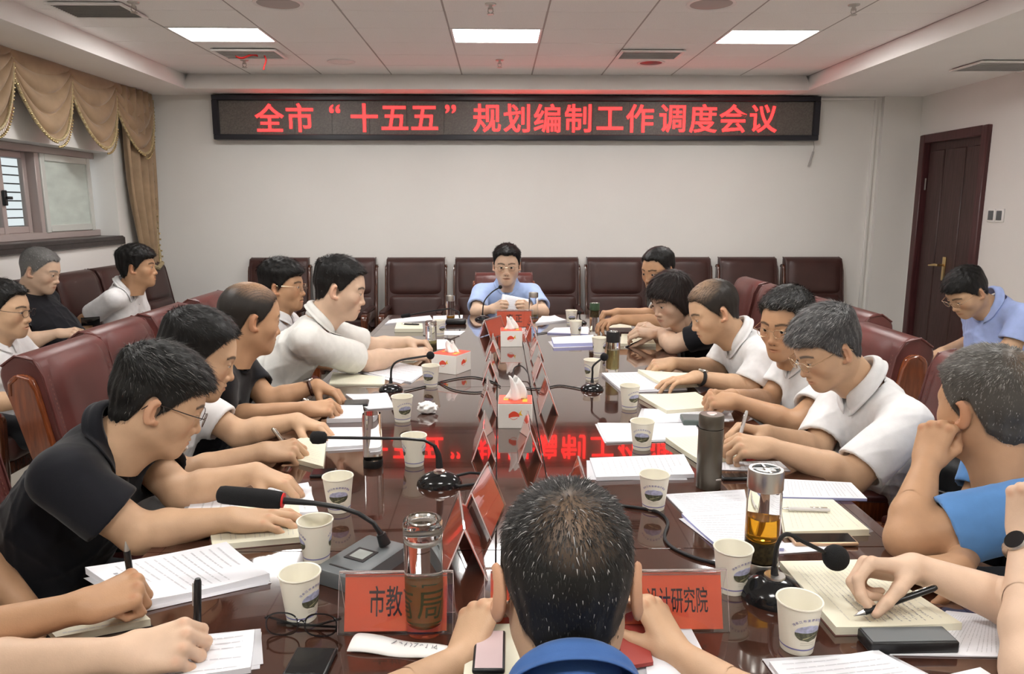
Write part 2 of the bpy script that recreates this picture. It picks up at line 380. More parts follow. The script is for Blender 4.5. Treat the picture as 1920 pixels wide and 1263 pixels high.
# door
dr = struct('door_1', MB().box((XR + 0.045, (DY0 + DY1) / 2, DZ / 2 - 0.03), (0.045, DY1 - DY0 - 0.14, DZ - 0.08), 0.004, 1, m=M_DOOR))
b = MB()
for y in (DY0 + 0.03, DY1 - 0.03): b.box((XR + 0.03, y, DZ / 2), (0.13, 0.075, DZ), 0.006, 1, m=M_DOORF)
b.box((XR + 0.03, (DY0 + DY1) / 2, DZ - 0.037), (0.13, DY1 - DY0 - 0.13, 0.075), 0.006, 1, m=M_DOORF)
b.build('door_frame', dr)
for k, (y0, y1) in enumerate(((DY0 + 0.09, DY0 + 0.30), (DY0 + 0.31, DY1 - 0.31), (DY1 - 0.30, DY1 - 0.09))):
    MB().box((XR + 0.020, (y0 + y1) / 2, 1.03), (0.014, y1 - y0, 1.90), 0.006, 1, m=M_DOOR).build('door_panel', dr)
hd = MB(); hd.box((XR + 0.008, 6.14, 0.99), (0.012, 0.045, 0.20), 0.005, 2, m=M_BRASS); hd.tube([(XR, 6.14, 1.02), (XR - 0.05, 6.14, 1.02), (XR - 0.055, 6.17, 1.022), (XR - 0.052, 6.26, 1.012)], [0.010, 0.010, 0.010, 0.007], 8, M_BRASS)
hd.build('door_handle', dr)
hg = MB()
for z in (1.70,):
    for y in (DY0 + 0.075, DY1 - 0.075): hg.tube([(XR + 0.004, y, z - 0.05), (XR + 0.004, y, z + 0.05)], 0.007, 6, M_STEEL)
hg.build('hinge', dr)
# light switches
t = thing('light_switch', 'pair of dark rocker light switches on the wall beside the door', 'switch', (XR, 5.535, 1.44))
for sy in (-1, 1):
    p_ = MB().box((-0.006, sy * 0.047, 0), (0.012, 0.088, 0.10), 0.004, 2, m=M_WHITEMET).build('cover_plate', t)
    MB().box((-0.014, sy * 0.047, 0), (0.008, 0.055, 0.07), 0.003, 2, m=M_GREYP).build('rocker', p_)

# window: frames, sashes, frosted pane, stone sill
wn = struct('window_1', MB().box((XL - 0.20, (WY0 + WY1) / 2, WZ0 + 0.03), (0.10, WY1 - WY0, 0.05), 0.004, 1, m=M_WINF))
MB().box((XL - 0.20, (WY0 + WY1) / 2, WZ1 - 0.025), (0.10, WY1 - WY0, 0.05), 0.004, 1, m=M_WINF).build('window_frame', wn)
def sash(y0, y1, x, m_glass, fw=0.045, fm=M_WINF):
    b = MB()
    for y in (y0 + fw / 2, y1 - fw / 2): b.box((x, y, (WZ0 + WZ1) / 2), (0.035, fw, WZ1 - WZ0 - 0.10), 0.004, 1, m=fm)
    for z in (WZ0 + 0.055 + fw / 2, WZ1 - 0.05 - fw / 2): b.box((x, (y0 + y1) / 2, z), (0.035, y1 - y0 - 2 * fw, fw), 0.004, 1, m=fm)
    s_ = b.build('sash', wn)
    MB().box((x, (y0 + y1) / 2, (WZ0 + WZ1) / 2), (0.006, y1 - y0 - 2 * fw + 0.01, WZ1 - WZ0 - 0.18), m=m_glass).build('pane', s_)
    return s_
sash(4.55, 4.98, XL - 0.185, M_GLASS); sash(4.93, 5.30, XL - 0.225, M_GLASS)
M_FRF = mat('white_window_frame', (0.62, 0.64, 0.60), 0.4)
sash(5.36, 6.00, XL - 0.16, M_FROST, 0.05, M_FRF)
sash(3.9, 4.56, XL - 0.225, M_GLASS); sash(3.2, 3.9, XL - 0.185, M_GLASS); sash(2.5, 3.2, XL - 0.225, M_GLASS); sash(1.92, 2.5, XL - 0.185, M_GLASS)
MB().box((XL - 0.20, 5.33, (WZ0 + WZ1) / 2), (0.10, 0.05, WZ1 - WZ0 - 0.1), 0.004, 1, m=M_WINF).build('mullion', wn)
hk = MB(); hk.box((XL - 0.155, 4.955, 1.56), (0.02, 0.03, 0.10), 0.004, 1, m=M_BLACKP); hk.box((XL - 0.14, 4.975, 1.56), (0.02, 0.05, 0.02), 0.003, 1, m=M_BLACKP); hk.build('latch', wn)
sl = MB().box((XL - 0.10, (WY0 + WY1) / 2, WZ0 - 0.012), (0.26, WY1 - WY0, 0.035), 0.005, 1, m=M_STONE); sl.box((XL + 0.012, (WY0 + WY1) / 2, WZ0 - 0.035), (0.03, WY1 - WY0 + 0.06, 0.06), 0.005, 1, m=M_STONE)
sl.build('window_sill', wn)
bar = MB().tube([(XL - 0.27, 1.95, 0), (XL - 0.27, 5.30, 0)], 0.005, 6, M_GREYP).mesh('security_bar')
for k in range(9): o = link('security_bar', bar, wn); o.location.z = WZ0 + 0.10 + 0.058 * k
# neighbouring house outside: pale rendered wall
o = MB().box((XL - 2.6, 3.6, 1.2), (0.1, 9, 5.0), m=mat('outside_render', (0.72, 0.72, 0.70), 0.8, noise=(1.5, 0.2))).build('outside_wall'); o['kind'] = 'structure'

# curtains: swags and a tied panel
def swag(y0, y1, z_top, drop, lean=0.0):
    w_ = y1 - y0
    def fn(u, v):
        # u across, v down; folds follow catenaries gathered at both top ends
        prof = 0.10 + 0.90 * (math.sin(PI * min(max(u + lean * (1 - u) * u, 0), 1)) ** 0.75)
        zz = z_top - drop * v * prof
        fold = 0.050 * (abs(math.sin(v * 13 + 0.5 * math.sin(3 * u))) ** 0.6 - 0.6) * max(math.sin(PI * u), 0) ** 0.5 * (0.45 + 0.55 * v)
        xx = XL + 0.075 + 0.075 * math.sin(PI * u) * v ** 0.6 + fold
        yy = y0 + w_ * (u + 0.0 * v)
        return V((xx, yy, zz))
    return fn
cw = 0.60
sw_defs = [(4.15, 4.83, 'leftmost draped swag of beige curtain valance at the picture edge'), (4.78, 5.46, 'full draped swag of beige curtain valance above the sliding window'),
           (5.40, 6.07, 'draped swag of beige curtain valance above the frosted pane'), (6.00, 6.69, 'draped swag of beige curtain valance in the room corner above the curtain'), (3.5, 4.2, 'draped swag of beige curtain valance beyond the left picture edge')]
bead = MB().sphere((0, 0, 0), 0.0085, M_BEAD, 8).mesh('bead'); drop_me = MB().tube([(0, 0, 0.01), (0, 0, -0.02)], 0.0015, 4, M_BEAD).sphere((0, 0, -0.028), 0.008, M_BEAD, 8).mesh('bead_drop')
for y0, y1, lab in sw_defs:
    fn = swag(y0, y1, ZS + 0.005, 0.53, 0.35)
    o = MB().grid(fn, 32, 70, M_CURT).build('curtain_swag', sharp=0); solid(o, 0.003); tag(o, lab, 'curtain', 'valance swags over the window')
    tr = MB().tube([fn(k / 40, 1.0) for k in range(41)], 0.010, 6, M_CURT2).build('fringe_trim', o)
    for k in range(1, 40):
        p_ = fn(k / 40, 1.0); mid = 0.42 < k / 40 < 0.80
        q = link('bead', drop_me if mid else bead, o); q.location = p_ + V((0.006, 0, -0.014))
def panel(u, v):
    z = ZS - 0.01 - (ZS - 0.30) * v
    tie = math.exp(-((z - 1.02) / 0.45) ** 2)
    half = 0.235 - 0.09 * tie
    y = 6.33 + 0.03 * (1 - v) + 0.05 * tie + (u - 0.5) * 2 * half
    x = XL + 0.07 + (0.045 - 0.015 * tie) * math.sin(u * 27 + 0.8 * math.sin(5 * v)) + 0.03 * math.sin(PI * u)
    return V((x, y, z))
o = MB().grid(panel, 60, 36, M_CURT).build('long_curtain', sharp=0); solid(o, 0.003); tag(o, 'long gathered beige curtain panel hanging in the left back corner', 'curtain')
fr = MB().tube([panel(0.80, 0.18 + 0.5 * k / 30) + V((0.025, 0.01 * math.sin(k), 0)) for k in range(31)], 0.011, 6, M_CURT2); fr.build('fringe_trim', o)
for k in range(22):
    q = link('bead', bead, o); q.location = panel(0.80, 0.18 + 0.5 * k / 22) + V((0.045, 0.012 * math.sin(k * 2.0), 0))
tb = MB().tube([(XL + 0.16, 6.20, 1.03), (XL + 0.17, 6.33, 0.99), (XL + 0.14, 6.48, 1.02), (XL + 0.01, 6.50, 1.08)], 0.02, 8, M_CURT2); tb.build('tieback', o)
# ================================================================== TABLE
TX_L, TX_R, TY_N, TY_F, TZ = -0.758, 0.888, 1.02, 5.03, 0.770
SL, SR = -0.008, 0.130
tb = thing('conference_table', 'long glossy dark brown conference table with a centre strip', 'table', ((TX_L + TX_R) / 2, (TY_N + TY_F) / 2, 0))
ox, oy = tb.location.x, tb.location.y
ys = [TY_N, 1.49, 2.96, 4.42, TY_F]
for k in range(4):
    y0, y1 = ys[k], ys[k + 1]
    for (x0, x1, nm_) in ((TX_L + 0.03, SL - 0.0012, 'table_panel'), (SL + 0.0012, SR - 0.0012, 'centre_strip_panel'), (SR + 0.0012, TX_R - 0.03, 'table_panel')):
        MB().box(((x0 + x1) / 2 - ox, (y0 + y1) / 2 - oy, TZ - 0.012), (x1 - x0, y1 - y0 - 0.002, 0.024), 0.0012, 1, m=M_TABLE, smooth=False).build(nm_, tb)
    for x0, s in ((TX_L, 1), (TX_R, -1)):
        MB().prism([(0, TZ), (0.03, TZ), (0.03, TZ - 0.06), (0.012, TZ - 0.06), (0, TZ - 0.045)], y0 + 0.001 - oy, y1 - 0.001 - oy, m=M_TABLE2,
                   M=T(x0 - ox, 0, 0) @ Matrix(((0, s, 0, 0), (1, 0, 0, 0), (0, 0, 1, 0), (0, 0, 0, 1))), smooth=False).build('edge_moulding', tb)
MB().box((0, 0, TZ - 0.034), (TX_R - TX_L - 0.05, TY_F - TY_N - 0.02, 0.02), m=M_SEAM).build('under_frame', tb)
for y in (TY_N + 0.012, TY_F - 0.012): MB().box((0, y - oy, TZ - 0.046), (TX_R - TX_L, 0.024, 0.044), 0.004, 1, m=M_TABLE2).build('end_apron', tb)
for y in (1.35, 2.96, 4.60):
    for s in (-1, 1): MB().box((s * 0.42, y - oy, (TZ - 0.044) / 2), (0.09, 0.60 if y != 2.96 else 0.5, TZ - 0.044), 0.008, 1, m=M_TABLE2).build('pedestal', tb)
for s in (-1, 1): MB().box((s * 0.34, 0, 0.42), (0.03, TY_F - TY_N - 0.5, 0.62), m=M_TABLE2).build('modesty_panel', tb)

# ================================================================== CHAIRS
def arc(cx, cy, r, a0, a1, n): return [(cx + r * math.cos(rad(a0 + (a1 - a0) * k / n)), cy + r * math.sin(rad(a0 + (a1 - a0) * k / n))) for k in range(n + 1)]
def make_chair(leather, w_=0.54, top=1.07, roll=0.055, wood=M_CHWOOD, flat=False):
    """front faces +Y; origin on the floor under the seat"""
    root = bpy.data.objects.new('leather_armchair', None); COL.objects.link(root); root.empty_display_size = 0.1
    hw = w_ / 2
    LB = T(0, -0.20, 0.44) @ RX(rad(11))      # backrest frame, z along the back
    hb = (top - 0.44) / math.cos(rad(11)) - 0.01
    # back core with rolled top (leather)
    sec = [(-0.055, 0.0), (0.035, 0.0), (0.038, hb - 0.09)] + arc(-0.037, hb - 0.075, 0.075, 0, 180, 14)[1:-1] + [(-0.112, hb - 0.10), (-0.085, hb * 0.5)]
    MB().prism(sec, -hw + 0.012, hw - 0.012, m=leather, M=LB, bev=0.014, seg=3).build('back_shell', root)
    # front cushions
    s1 = hb * 0.45
    def cushion(z0, z1, t_, x_in):
        def fn(u, v):
            a = 2 * PI * u
            # rounded superellipse section swept: v from centre to rim
            e = 0.28
            cx = math.copysign(abs(math.cos(a)) ** e, math.cos(a)); cz = math.copysign(abs(math.sin(a)) ** e, math.sin(a))
            r_ = v
            yy = t_ * (1 - r_ ** 5) ** 0.5 if r_ < 1 else 0.0
            return LB @ V((cx * r_ * (hw - x_in), 0.033 + yy, (z0 + z1) / 2 + cz * r_ * (z1 - z0) / 2))
        return MB().grid(fn, 40, 8, leather, closed_u=True)
    if flat:
        cushion(0.04, hb - 0.03, 0.026, 0.045).build('back_cushion', root, sharp=0)
        st = MB().box((0, 0, 0), (0.003, 0.0025, 0.008), 0.0008, 1, m=M_STITCH).mesh('stitch')
        for s in (-1, 1):
            for k in range(26):
                o = link('stitch', st, root); o.matrix_basis = LB @ T(s * (hw - 0.040), 0.0375, 0.06 + (hb - 0.15) * k / 25)
    else:
        cushion(0.06, s1, 0.030, 0.030).build('lower_cushion', root, sharp=0)
        cushion(s1, hb - 0.03, 0.026, 0.030).build('upper_cushion', root, sharp=0)
    for s in (-1, 1):
        # wooden side panel let into the back
        sec2 = [(-0.060, -0.12), (0.010, -0.12), (0.014, hb - 0.13)] + arc(-0.037, hb - 0.115, 0.051, 0, 180, 10)[1:-1] + [(-0.088, hb - 0.13)]
        sp = MB().prism(sec2, s * (hw - 0.014), s * (hw + 0.004), m=wood, M=LB, bev=0.003, seg=1).build('side_panel', root)
        MB().tube([(s * (hw + 0.003), 0.004, -0.1), (s * (hw + 0.003), 0.007, hb - 0.13), (s * (hw + 0.003), -0.004, hb - 0.090), (s * (hw + 0.003), -0.037, hb - 0.071), (s * (hw + 0.003), -0.070, hb - 0.090), (s * (hw + 0.003), -0.081, hb - 0.13)], 0.007, 6, wood, M=LB).build('wood_bead', sp)
        MB().tube([(s * (hw - 0.013), 0.034, 0.0), (s * (hw - 0.013), 0.037, hb - 0.09), (s * (hw - 0.013), 0.018, hb - 0.026), (s * (hw - 0.013), -0.037, hb - 0.001), (s * (hw - 0.013), -0.092, hb - 0.026)], 0.0045, 6, leather, M=LB).build('piping', root)
        # arm: wooden slab frame with leather pad
        a0 = s * (hw - 0.055); a1 = s * (hw - 0.005)
        arm = [(-0.24, 0.60), (0.20, 0.615)] + arc(0.20, 0.555, 0.060, 90, 0, 6)[1:] + [(0.245, 0.30), (0.215, 0.02), (0.165, 0.02), (0.185, 0.30), (0.185, 0.535), (-0.25, 0.53)]
        ar = MB().prism(arm, min(a0, a1), max(a0, a1), m=wood, bev=0.006, seg=2).build('arm_frame', root)
        MB().box((s * (hw - 0.030), -0.01, 0.622), (0.052, 0.40, 0.028), 0.011, 3, m=leather).build('arm_pad', ar)
        MB().box((s * (hw - 0.035), -0.235, 0.22), (0.04, 0.055, 0.44), 0.006, 1, m=wood).build('leg', root)
    MB().box((0, 0.035, 0.425), (w_ - 0.10, 0.47, 0.13), 0.045, 4, m=leather).build('seat', root)
    MB().box((0, 0.02, 0.335), (w_ - 0.10, 0.44, 0.06), 0.006, 1, m=wood).build('seat_frame', root)
    return root
_protos = {}
def chair(label, x, y, rz, kind='row', group=None):
    if kind not in _protos:
        o = _protos[kind] = make_chair(M_LEATHER2 if kind == 'wall' else M_LEATHER, 0.54 if kind == 'wall' else 0.46, 1.07 if kind == 'wall' else 1.02, wood=M_CHWOOD2 if kind == 'wall' else M_CHWOOD, flat=kind != 'wall')
    else: o = copy_tree(_protos[kind])
    o.location = (x, y, 0); o.rotation_euler = (0, 0, rz); tag(o, label, 'chair', group); return o
FX, FNX, FNY = -PI / 2, PI / 2, PI      # rotations that make the chair face +x, -x, -y
# row along the back wall (fronts face the camera)
wl = ['brown leather armchair against the back wall, first from the curtain', 'brown leather armchair against the back wall, second from the curtain', 'empty brown leather armchair against the back wall, third from the curtain',
      'brown leather armchair against the back wall, behind the left shoulder of the speaker', 'brown leather armchair against the back wall, just right of the speaker', 'brown leather armchair against the back wall, sixth from the curtain',
      'brown leather armchair against the back wall, behind the crew-cut man', 'brown leather armchair against the back wall, second from the door', 'brown leather armchair with a red card on it, back wall nearest the door']
for lab, x in zip(wl, (-1.97, -1.37, -0.745, -0.13, 0.46, 1.06, 1.66, 2.263, 2.86)): chair(lab, x, 6.36, FNY, 'wall', 'armchairs along the back wall')
o = MB().box((0, 0, 0), (0.26, 0.012, 0.16), 0.003, 1, m=M_RED).build('red_card'); o.location = (2.86, 6.255, 0.575); o.rotation_euler = (rad(-12), 0, 0); tag(o, 'red card leaning on the armchair nearest the door', 'card')
# left window wall row
for lab, y in (('brown leather armchair by the window wall under the grey-haired man', 4.64), ('torn-topped brown leather armchair by the window between two seated men', 5.19), ('brown leather armchair by the window under the man in white', 5.74), ('brown leather armchair standing in the corner beside the curtain', 6.29)):
    chair(lab, -2.67, y, FX, 'wall', 'armchairs along the window wall')
chair('brown leather armchair under the man with glasses at the left picture edge', -2.45, 3.42, FX, 'wall', 'armchairs along the window wall')
# table rows
for lab, y in (('brown leather armchair cut by the left picture edge, behind the black polo shirt', 1.96), ('large brown leather armchair in the left foreground behind the white T-shirt man', 2.70),
               ('brown leather armchair at the left table side, second visible from the front', 3.20), ('brown leather armchair at the left table side behind the balding man', 3.70), ('brown leather armchair at the left table side nearest the back wall', 4.27), ('brown leather armchair under the man in the black polo shirt', 1.46)):
    chair(lab, -1.30 - (0.06 if y > 3 else 0), y, FX, 'row', 'armchairs along the left table side')
for lab, y in (('brown leather armchair behind the man in blue at the right picture edge', 2.33), ('large brown leather armchair behind the grey-haired man in white', 2.98), ('brown leather armchair just behind the large one on the right', 3.62),
               ('brown leather armchair behind the man with thinning hair', 4.12), ('brown leather armchair under the woman in black', 4.62), ('brown leather armchair nearest the back wall on the right side', 5.12), ('brown leather armchair under the man in the mid-blue shirt', 1.74)):
    chair(lab, 1.28 + (0.18 if y > 3.3 else 0), y, FNX, 'row', 'armchairs along the right table side')
chair('brown leather armchair of the speaker at the far table end', 0.04, 5.36, FNY, 'row')
chair('brown leather armchair of the man seen from behind in the foreground', 0.10, 0.42, 0, 'row')
# ================================================================== PEOPLE: implicit surfaces meshed into one continuous skin
F32 = np.float32
def A(*p): return np.array(p[0] if len(p) == 1 else p, dtype=F32)
def d_sph(p, c, r): return np.linalg.norm(p - A(c), axis=1) - F32(r)
def d_ell(p, c, r, R=None):
    q = p - A(c)
    if R is not None: q = q @ R.astype(F32)          # columns of R are the axes
    r = A(r); k0 = np.linalg.norm(q / r, axis=1); k1 = np.linalg.norm(q / (r * r), axis=1)
    return k0 * (k0 - 1) / np.maximum(k1, 1e-6)
def d_cap(p, a, b, ra, rb=None):
    if rb is None: rb = ra
    a = A(a); ba = A(b) - a; pa = p - a
    h = np.clip(pa @ ba / max(float(ba @ ba), 1e-9), 0, 1)
    return np.linalg.norm(pa - h[:, None] * ba, axis=1) - (F32(ra) + h * F32(rb - ra))
def smin(a, b, k):
    h = np.clip(0.5 + 0.5 * (b - a) / k, 0, 1); return b + (a - b) * h - k * h * (1 - h)
def smax(a, b, k): return -smin(-a, -b, k)

def nets(f, lo, hi, h):
    """surface nets with a coarse first pass; f takes (n,3) points"""
    lo = np.array(lo, dtype=np.float64); n = np.ceil((np.array(hi) - lo) / h).astype(int) + 1
    c = 4; nc = np.ceil(n / c).astype(int) + 1
    ax = [lo[i] + (np.arange(nc[i]) * c + (c - 1) / 2) * h for i in range(3)]
    G = np.stack(np.meshgrid(*ax, indexing='ij'), -1).reshape(-1, 3).astype(F32)
    D0 = f(G).reshape(nc).astype(F32)
    D = D0.repeat(c, 0).repeat(c, 1).repeat(c, 2)[:n[0], :n[1], :n[2]].copy()
    idx = np.argwhere(np.abs(D) < h * c * 1.25)
    pts = (lo + idx * h).astype(F32)
    D[idx[:, 0], idx[:, 1], idx[:, 2]] = f(pts)
    S = D < 0
    cnt = np.zeros(np.array(S.shape) - 1, dtype=np.int8)
    for i in (0, 1):
        for j in (0, 1):
            for k in (0, 1): cnt += S[i:S.shape[0] - 1 + i, j:S.shape[1] - 1 + j, k:S.shape[2] - 1 + k]
    act = (cnt > 0) & (cnt < 8); cells = np.argwhere(act)
    vid = -np.ones(act.shape, dtype=np.int64); vid[act] = np.arange(len(cells))
    pos = np.zeros((len(cells), 3)); num = np.zeros(len(cells))
    corners = [(i, j, k) for i in (0, 1) for j in (0, 1) for k in (0, 1)]
    for a in corners:
        for ax_ in range(3):
            if a[ax_]: continue
            b_ = list(a); b_[ax_] = 1
            ia = cells + np.array(a); ib = cells + np.array(b_)
            da = D[ia[:, 0], ia[:, 1], ia[:, 2]]; db = D[ib[:, 0], ib[:, 1], ib[:, 2]]
            m = (da < 0) != (db < 0)
            t = np.where(m, da / np.where(m, da - db, 1), 0)
            q = ia.astype(float); q[:, ax_] += t
            pos += np.where(m[:, None], q, 0); num += m
    pos = lo + pos / num[:, None] * h
    quads = []
    for ax_ in range(3):
        s0 = [slice(None)] * 3; s1 = [slice(None)] * 3; s0[ax_] = slice(0, -1); s1[ax_] = slice(1, None)
        a, b_ = S[tuple(s0)], S[tuple(s1)]
        e = np.argwhere(a != b_)
        o1, o2 = [(1, 2), (2, 0), (0, 1)][ax_]
        ok = (e[:, o1] > 0) & (e[:, o2] > 0) & (e[:, o1] < S.shape[o1] - 1) & (e[:, o2] < S.shape[o2] - 1); e = e[ok]
        flip = ~a[e[:, 0], e[:, 1], e[:, 2]]
        c00 = e.copy(); c10 = e.copy(); c10[:, o1] -= 1; c11 = c10.copy(); c11[:, o2] -= 1; c01 = e.copy(); c01[:, o2] -= 1
        q = np.stack([vid[c[:, 0], c[:, 1], c[:, 2]] for c in (c00, c10, c11, c01)], 1)
        q[flip] = q[flip][:, ::-1]; quads.append(q)
    quads = np.concatenate(quads); quads = quads[(quads >= 0).all(1)]
    return pos, quads[:, ::1]
def vnormals(v, q):
    n = np.cross(v[q[:, 2]] - v[q[:, 0]], v[q[:, 3]] - v[q[:, 1]]) if q.shape[1] == 4 else np.cross(v[q[:, 1]] - v[q[:, 0]], v[q[:, 2]] - v[q[:, 0]])
    N = np.zeros_like(v)
    for k in range(q.shape[1]): np.add.at(N, q[:, k], n)
    return N / np.maximum(np.linalg.norm(N, axis=1), 1e-12)[:, None]
def smooth_v(v, q, it=1, lam=0.5):
    e = np.concatenate([q[:, [0, 1]], q[:, [1, 2]], q[:, [2, 3]], q[:, [3, 0]]])
    for _ in range(it):
        s = np.zeros_like(v); c = np.zeros(len(v))
        for a, b_ in ((0, 1), (1, 0)):
            np.add.at(s, e[:, a], v[e[:, b_]]); np.add.at(c, e[:, a], 1)
        v = v + lam * (s / np.maximum(c, 1)[:, None] - v)
    return v
class NM:
    """collects vertex/face arrays into one mesh with a colour attribute"""
    def __init__(s): s.v, s.q, s.c, s.m, s.n = [], [], [], [], 0
    def add(s, v, q, c=(1, 1, 1), m=0):
        v = np.asarray(v, dtype=np.float64); s.v.append(v); s.q.append(np.asarray(q) + s.n)
        c = np.asarray(c, dtype=np.float64)
        s.c.append(np.broadcast_to(c, (len(v), 3)) if c.size == 3 else c)
        s.m.append(np.full(len(q), m)); s.n += len(v)
    def mesh(s, name, mats):
        v = np.concatenate(s.v); c = np.concatenate(s.c); me = bpy.data.meshes.new(name)
        loops = np.concatenate([q.ravel() for q in s.q]); cnt = np.concatenate([np.full(len(q), q.shape[1]) for q in s.q])
        me.vertices.add(len(v)); me.vertices.foreach_set('co', v.ravel())
        me.loops.add(len(loops)); me.loops.foreach_set('vertex_index', loops)
        me.polygons.add(len(cnt)); st = np.concatenate([[0], np.cumsum(cnt)[:-1]]); me.polygons.foreach_set('loop_start', st)
        for m in mats: me.materials.append(m)
        me.polygons.foreach_set('material_index', np.concatenate(s.m).astype(np.int32))
        a = me.color_attributes.new('Col', 'FLOAT_COLOR', 'POINT'); a.data.foreach_set('color', np.concatenate([c, np.ones((len(c), 1))], 1).ravel())
        me.update(calc_edges=True); me.shade_smooth(); me.validate(); return me
def tf(M, v): v = np.asarray(v); R = np.array(M); return v @ R[:3, :3].T + R[:3, 3]
def uv_ball(c, r, nu=14, nv=9):
    v = []; q = []
    for j in range(nv + 1):
        for i in range(nu):
            th = PI * j / nv; ph = 2 * PI * i / nu
            v.append((c[0] + r * math.sin(th) * math.cos(ph), c[1] + r * math.cos(th), c[2] + r * math.sin(th) * math.sin(ph)))   # pole along +y
    for j in range(nv):
        for i in range(nu): q.append((j * nu + i, j * nu + (i + 1) % nu, (j + 1) * nu + (i + 1) % nu, (j + 1) * nu + i))
    return np.array(v), np.array(q)[:, ::-1]

M_SKIN = mat('skin', attr='Col', rough=0.5, spec=0.4, noise=(28, 0.05), bump=(420, 0.05))
M_HAIR = mat('hair', attr='Col', rough=0.5, spec=0.35)
M_EYE = mat('eyeball', attr='Col', rough=0.08)
def lin(r, g, b): return tuple(((x / 255 + 0.055) / 1.055) ** 2.4 if x > 10 else x / 255 / 12.92 for x in (r, g, b))

# ---------------------------------------------------------------- head (face towards +y, eyes at z = 0)
def head_sdf(p, jaw=1.0, cheek=1.0, mouth=0.0, eye=0.0034, nose=1.0, neck_r=0.056, ear=1.0):
    p = p.copy(); ax = np.abs(p[:, 0]); q = np.stack([ax, p[:, 1], p[:, 2]], 1).astype(F32)
    d = d_ell(p, (0, -0.010, 0.030), (0.0785, 0.101, 0.089))
    d = smin(d, d_ell(p, (0, 0.020, -0.022), (0.0665, 0.0685, 0.090)), 0.03)
    d = smin(d, d_cap(q, (0.046 * jaw, -0.002, -0.056), (0.016 * jaw, 0.064, -0.098), 0.019, 0.018), 0.035)
    d = smin(d, d_sph(q, (0.042 * cheek, 0.050, -0.028), 0.024), 0.03)
    d = smin(d, d_sph(p, (0, 0.0725, -0.101), 0.018), 0.022)
    d = smin(d, d_cap(q, (0.006, 0.081, 0.019), (0.046, 0.066, 0.021), 0.0095, 0.008), 0.018)
    d = smin(d, d_cap(p, (0, -0.024, -0.055), (0, -0.045, -0.20), neck_r, neck_r + 0.003), 0.035)      # neck
    d = smin(d, d_cap(p, (0, 0.03, -0.085), (0, -0.02, -0.16), 0.03, 0.035), 0.03)
    d = smax(d, -d_ell(q, (0.0320, 0.1015, -0.002), (0.019, 0.0165, 0.0135)), 0.012)                 # sockets
    d = smin(d, d_cap(p, (0, 0.0815, 0.008), (0, 0.100, -0.036), 0.0065, 0.0095 * nose), 0.012)          # nose
    d = smin(d, d_sph(p, (0, 0.1015, -0.0385), 0.0098 * nose), 0.006)
    d = smin(d, d_sph(q, (0.0125 * nose, 0.0925, -0.0425), 0.0075), 0.006)
    d = smax(d, -d_sph(q, (0.0065, 0.0985, -0.0495), 0.0032), 0.003)
    d = smin(d, d_ell(p, (0, 0.071, -0.069), (0.034, 0.0235, 0.028)), 0.018)
    z = -0.0695
    d = smin(d, d_cap(q, (0.004, 0.0955, z + 0.0055), (0.0250, 0.0835, z + 0.0005), 0.0042, 0.0018), 0.006)
    d = smin(d, d_cap(q, (0, 0.0945, z - 0.0055 - mouth), (0.0225, 0.0840, z - 0.002 - 0.5 * mouth), 0.0050, 0.0018), 0.006)
    d = smax(d, -d_ell(p, (0, 0.098, z - 0.5 * mouth), (0.0275, 0.016, 0.0014 + 0.6 * mouth)), 0.002)
    # lids over the eyeball
    lid = d_sph(q, (0.0315, 0.0770, -0.001), 0.0138)
    lid = smax(lid, -d_ell(q, (0.0320, 0.0915, -0.0015), (0.0135, 0.012, max(eye, 0.0005))), 0.0015)
    d = smin(d, lid, 0.004)
    # ear
    c, s_ = math.cos(rad(28)), math.sin(rad(28))
    R = np.array([[c, s_, 0], [-s_, c, 0], [0, 0, 1]])
    e = d_ell(q, (0.0845 + 0.03 * (ear - 1), -0.014, -0.010), (0.0075, 0.0185 * ear, 0.0315 * ear), R)
    e = smax(e, -d_ell(q, (0.0905 + 0.04 * (ear - 1), -0.006, -0.008), (0.007, 0.0105 * ear, 0.020 * ear), R), 0.004)
    e = smin(e, d_sph(q, (0.079, 0.000, -0.033), 0.0075), 0.006)
    return smin(d, e, 0.006)
HEADS = {}
def head_mesh(h, **kw):
    key = (h, tuple(sorted(kw.items())))
    if key not in HEADS:
        v, q = nets(lambda p: head_sdf(p, **kw), (-0.112, -0.125, -0.175), (0.112, 0.13, 0.135), h)
        v = smooth_v(v, q, 1, 0.35); HEADS[key] = (v, q, vnormals(v, q))
    return HEADS[key]
# hairline height as a function of the angle from the front (degrees)
HL_A = [0, 22, 42, 55, 66, 76, 84, 92, 104, 114, 124, 150, 180]
HL_Z = {'short': [.070, .074, .062, .036, .012, -.010, -.028, .016, .014, -.020, -.050, -.066, -.070],
        'bald': [.104, .106, .098, .060, .022, -.008, -.024, .016, .014, -.020, -.052, -.070, -.072],
        'long': [.046, .040, .020, -.010, -.040, -.075, -.088, -.090, -.092, -.095, -.095, -.095, -.095],
        'fringe': [.050, .052, .046, .030, .010, -.012, -.028, .016, .014, -.022, -.052, -.068, -.072]}
def hair_mask(p, style, wob=0.0):
    a = np.degrees(np.arctan2(np.abs(p[:, 0]), p[:, 1] + 0.01)); z0 = np.interp(a, HL_A, HL_Z[style])
    return z0 - p[:, 2] + wob * (np.sin(p[:, 0] * 260 + 3 * np.sin(p[:, 1] * 90)) + np.sin(p[:, 1] * 310 + p[:, 0] * 150))
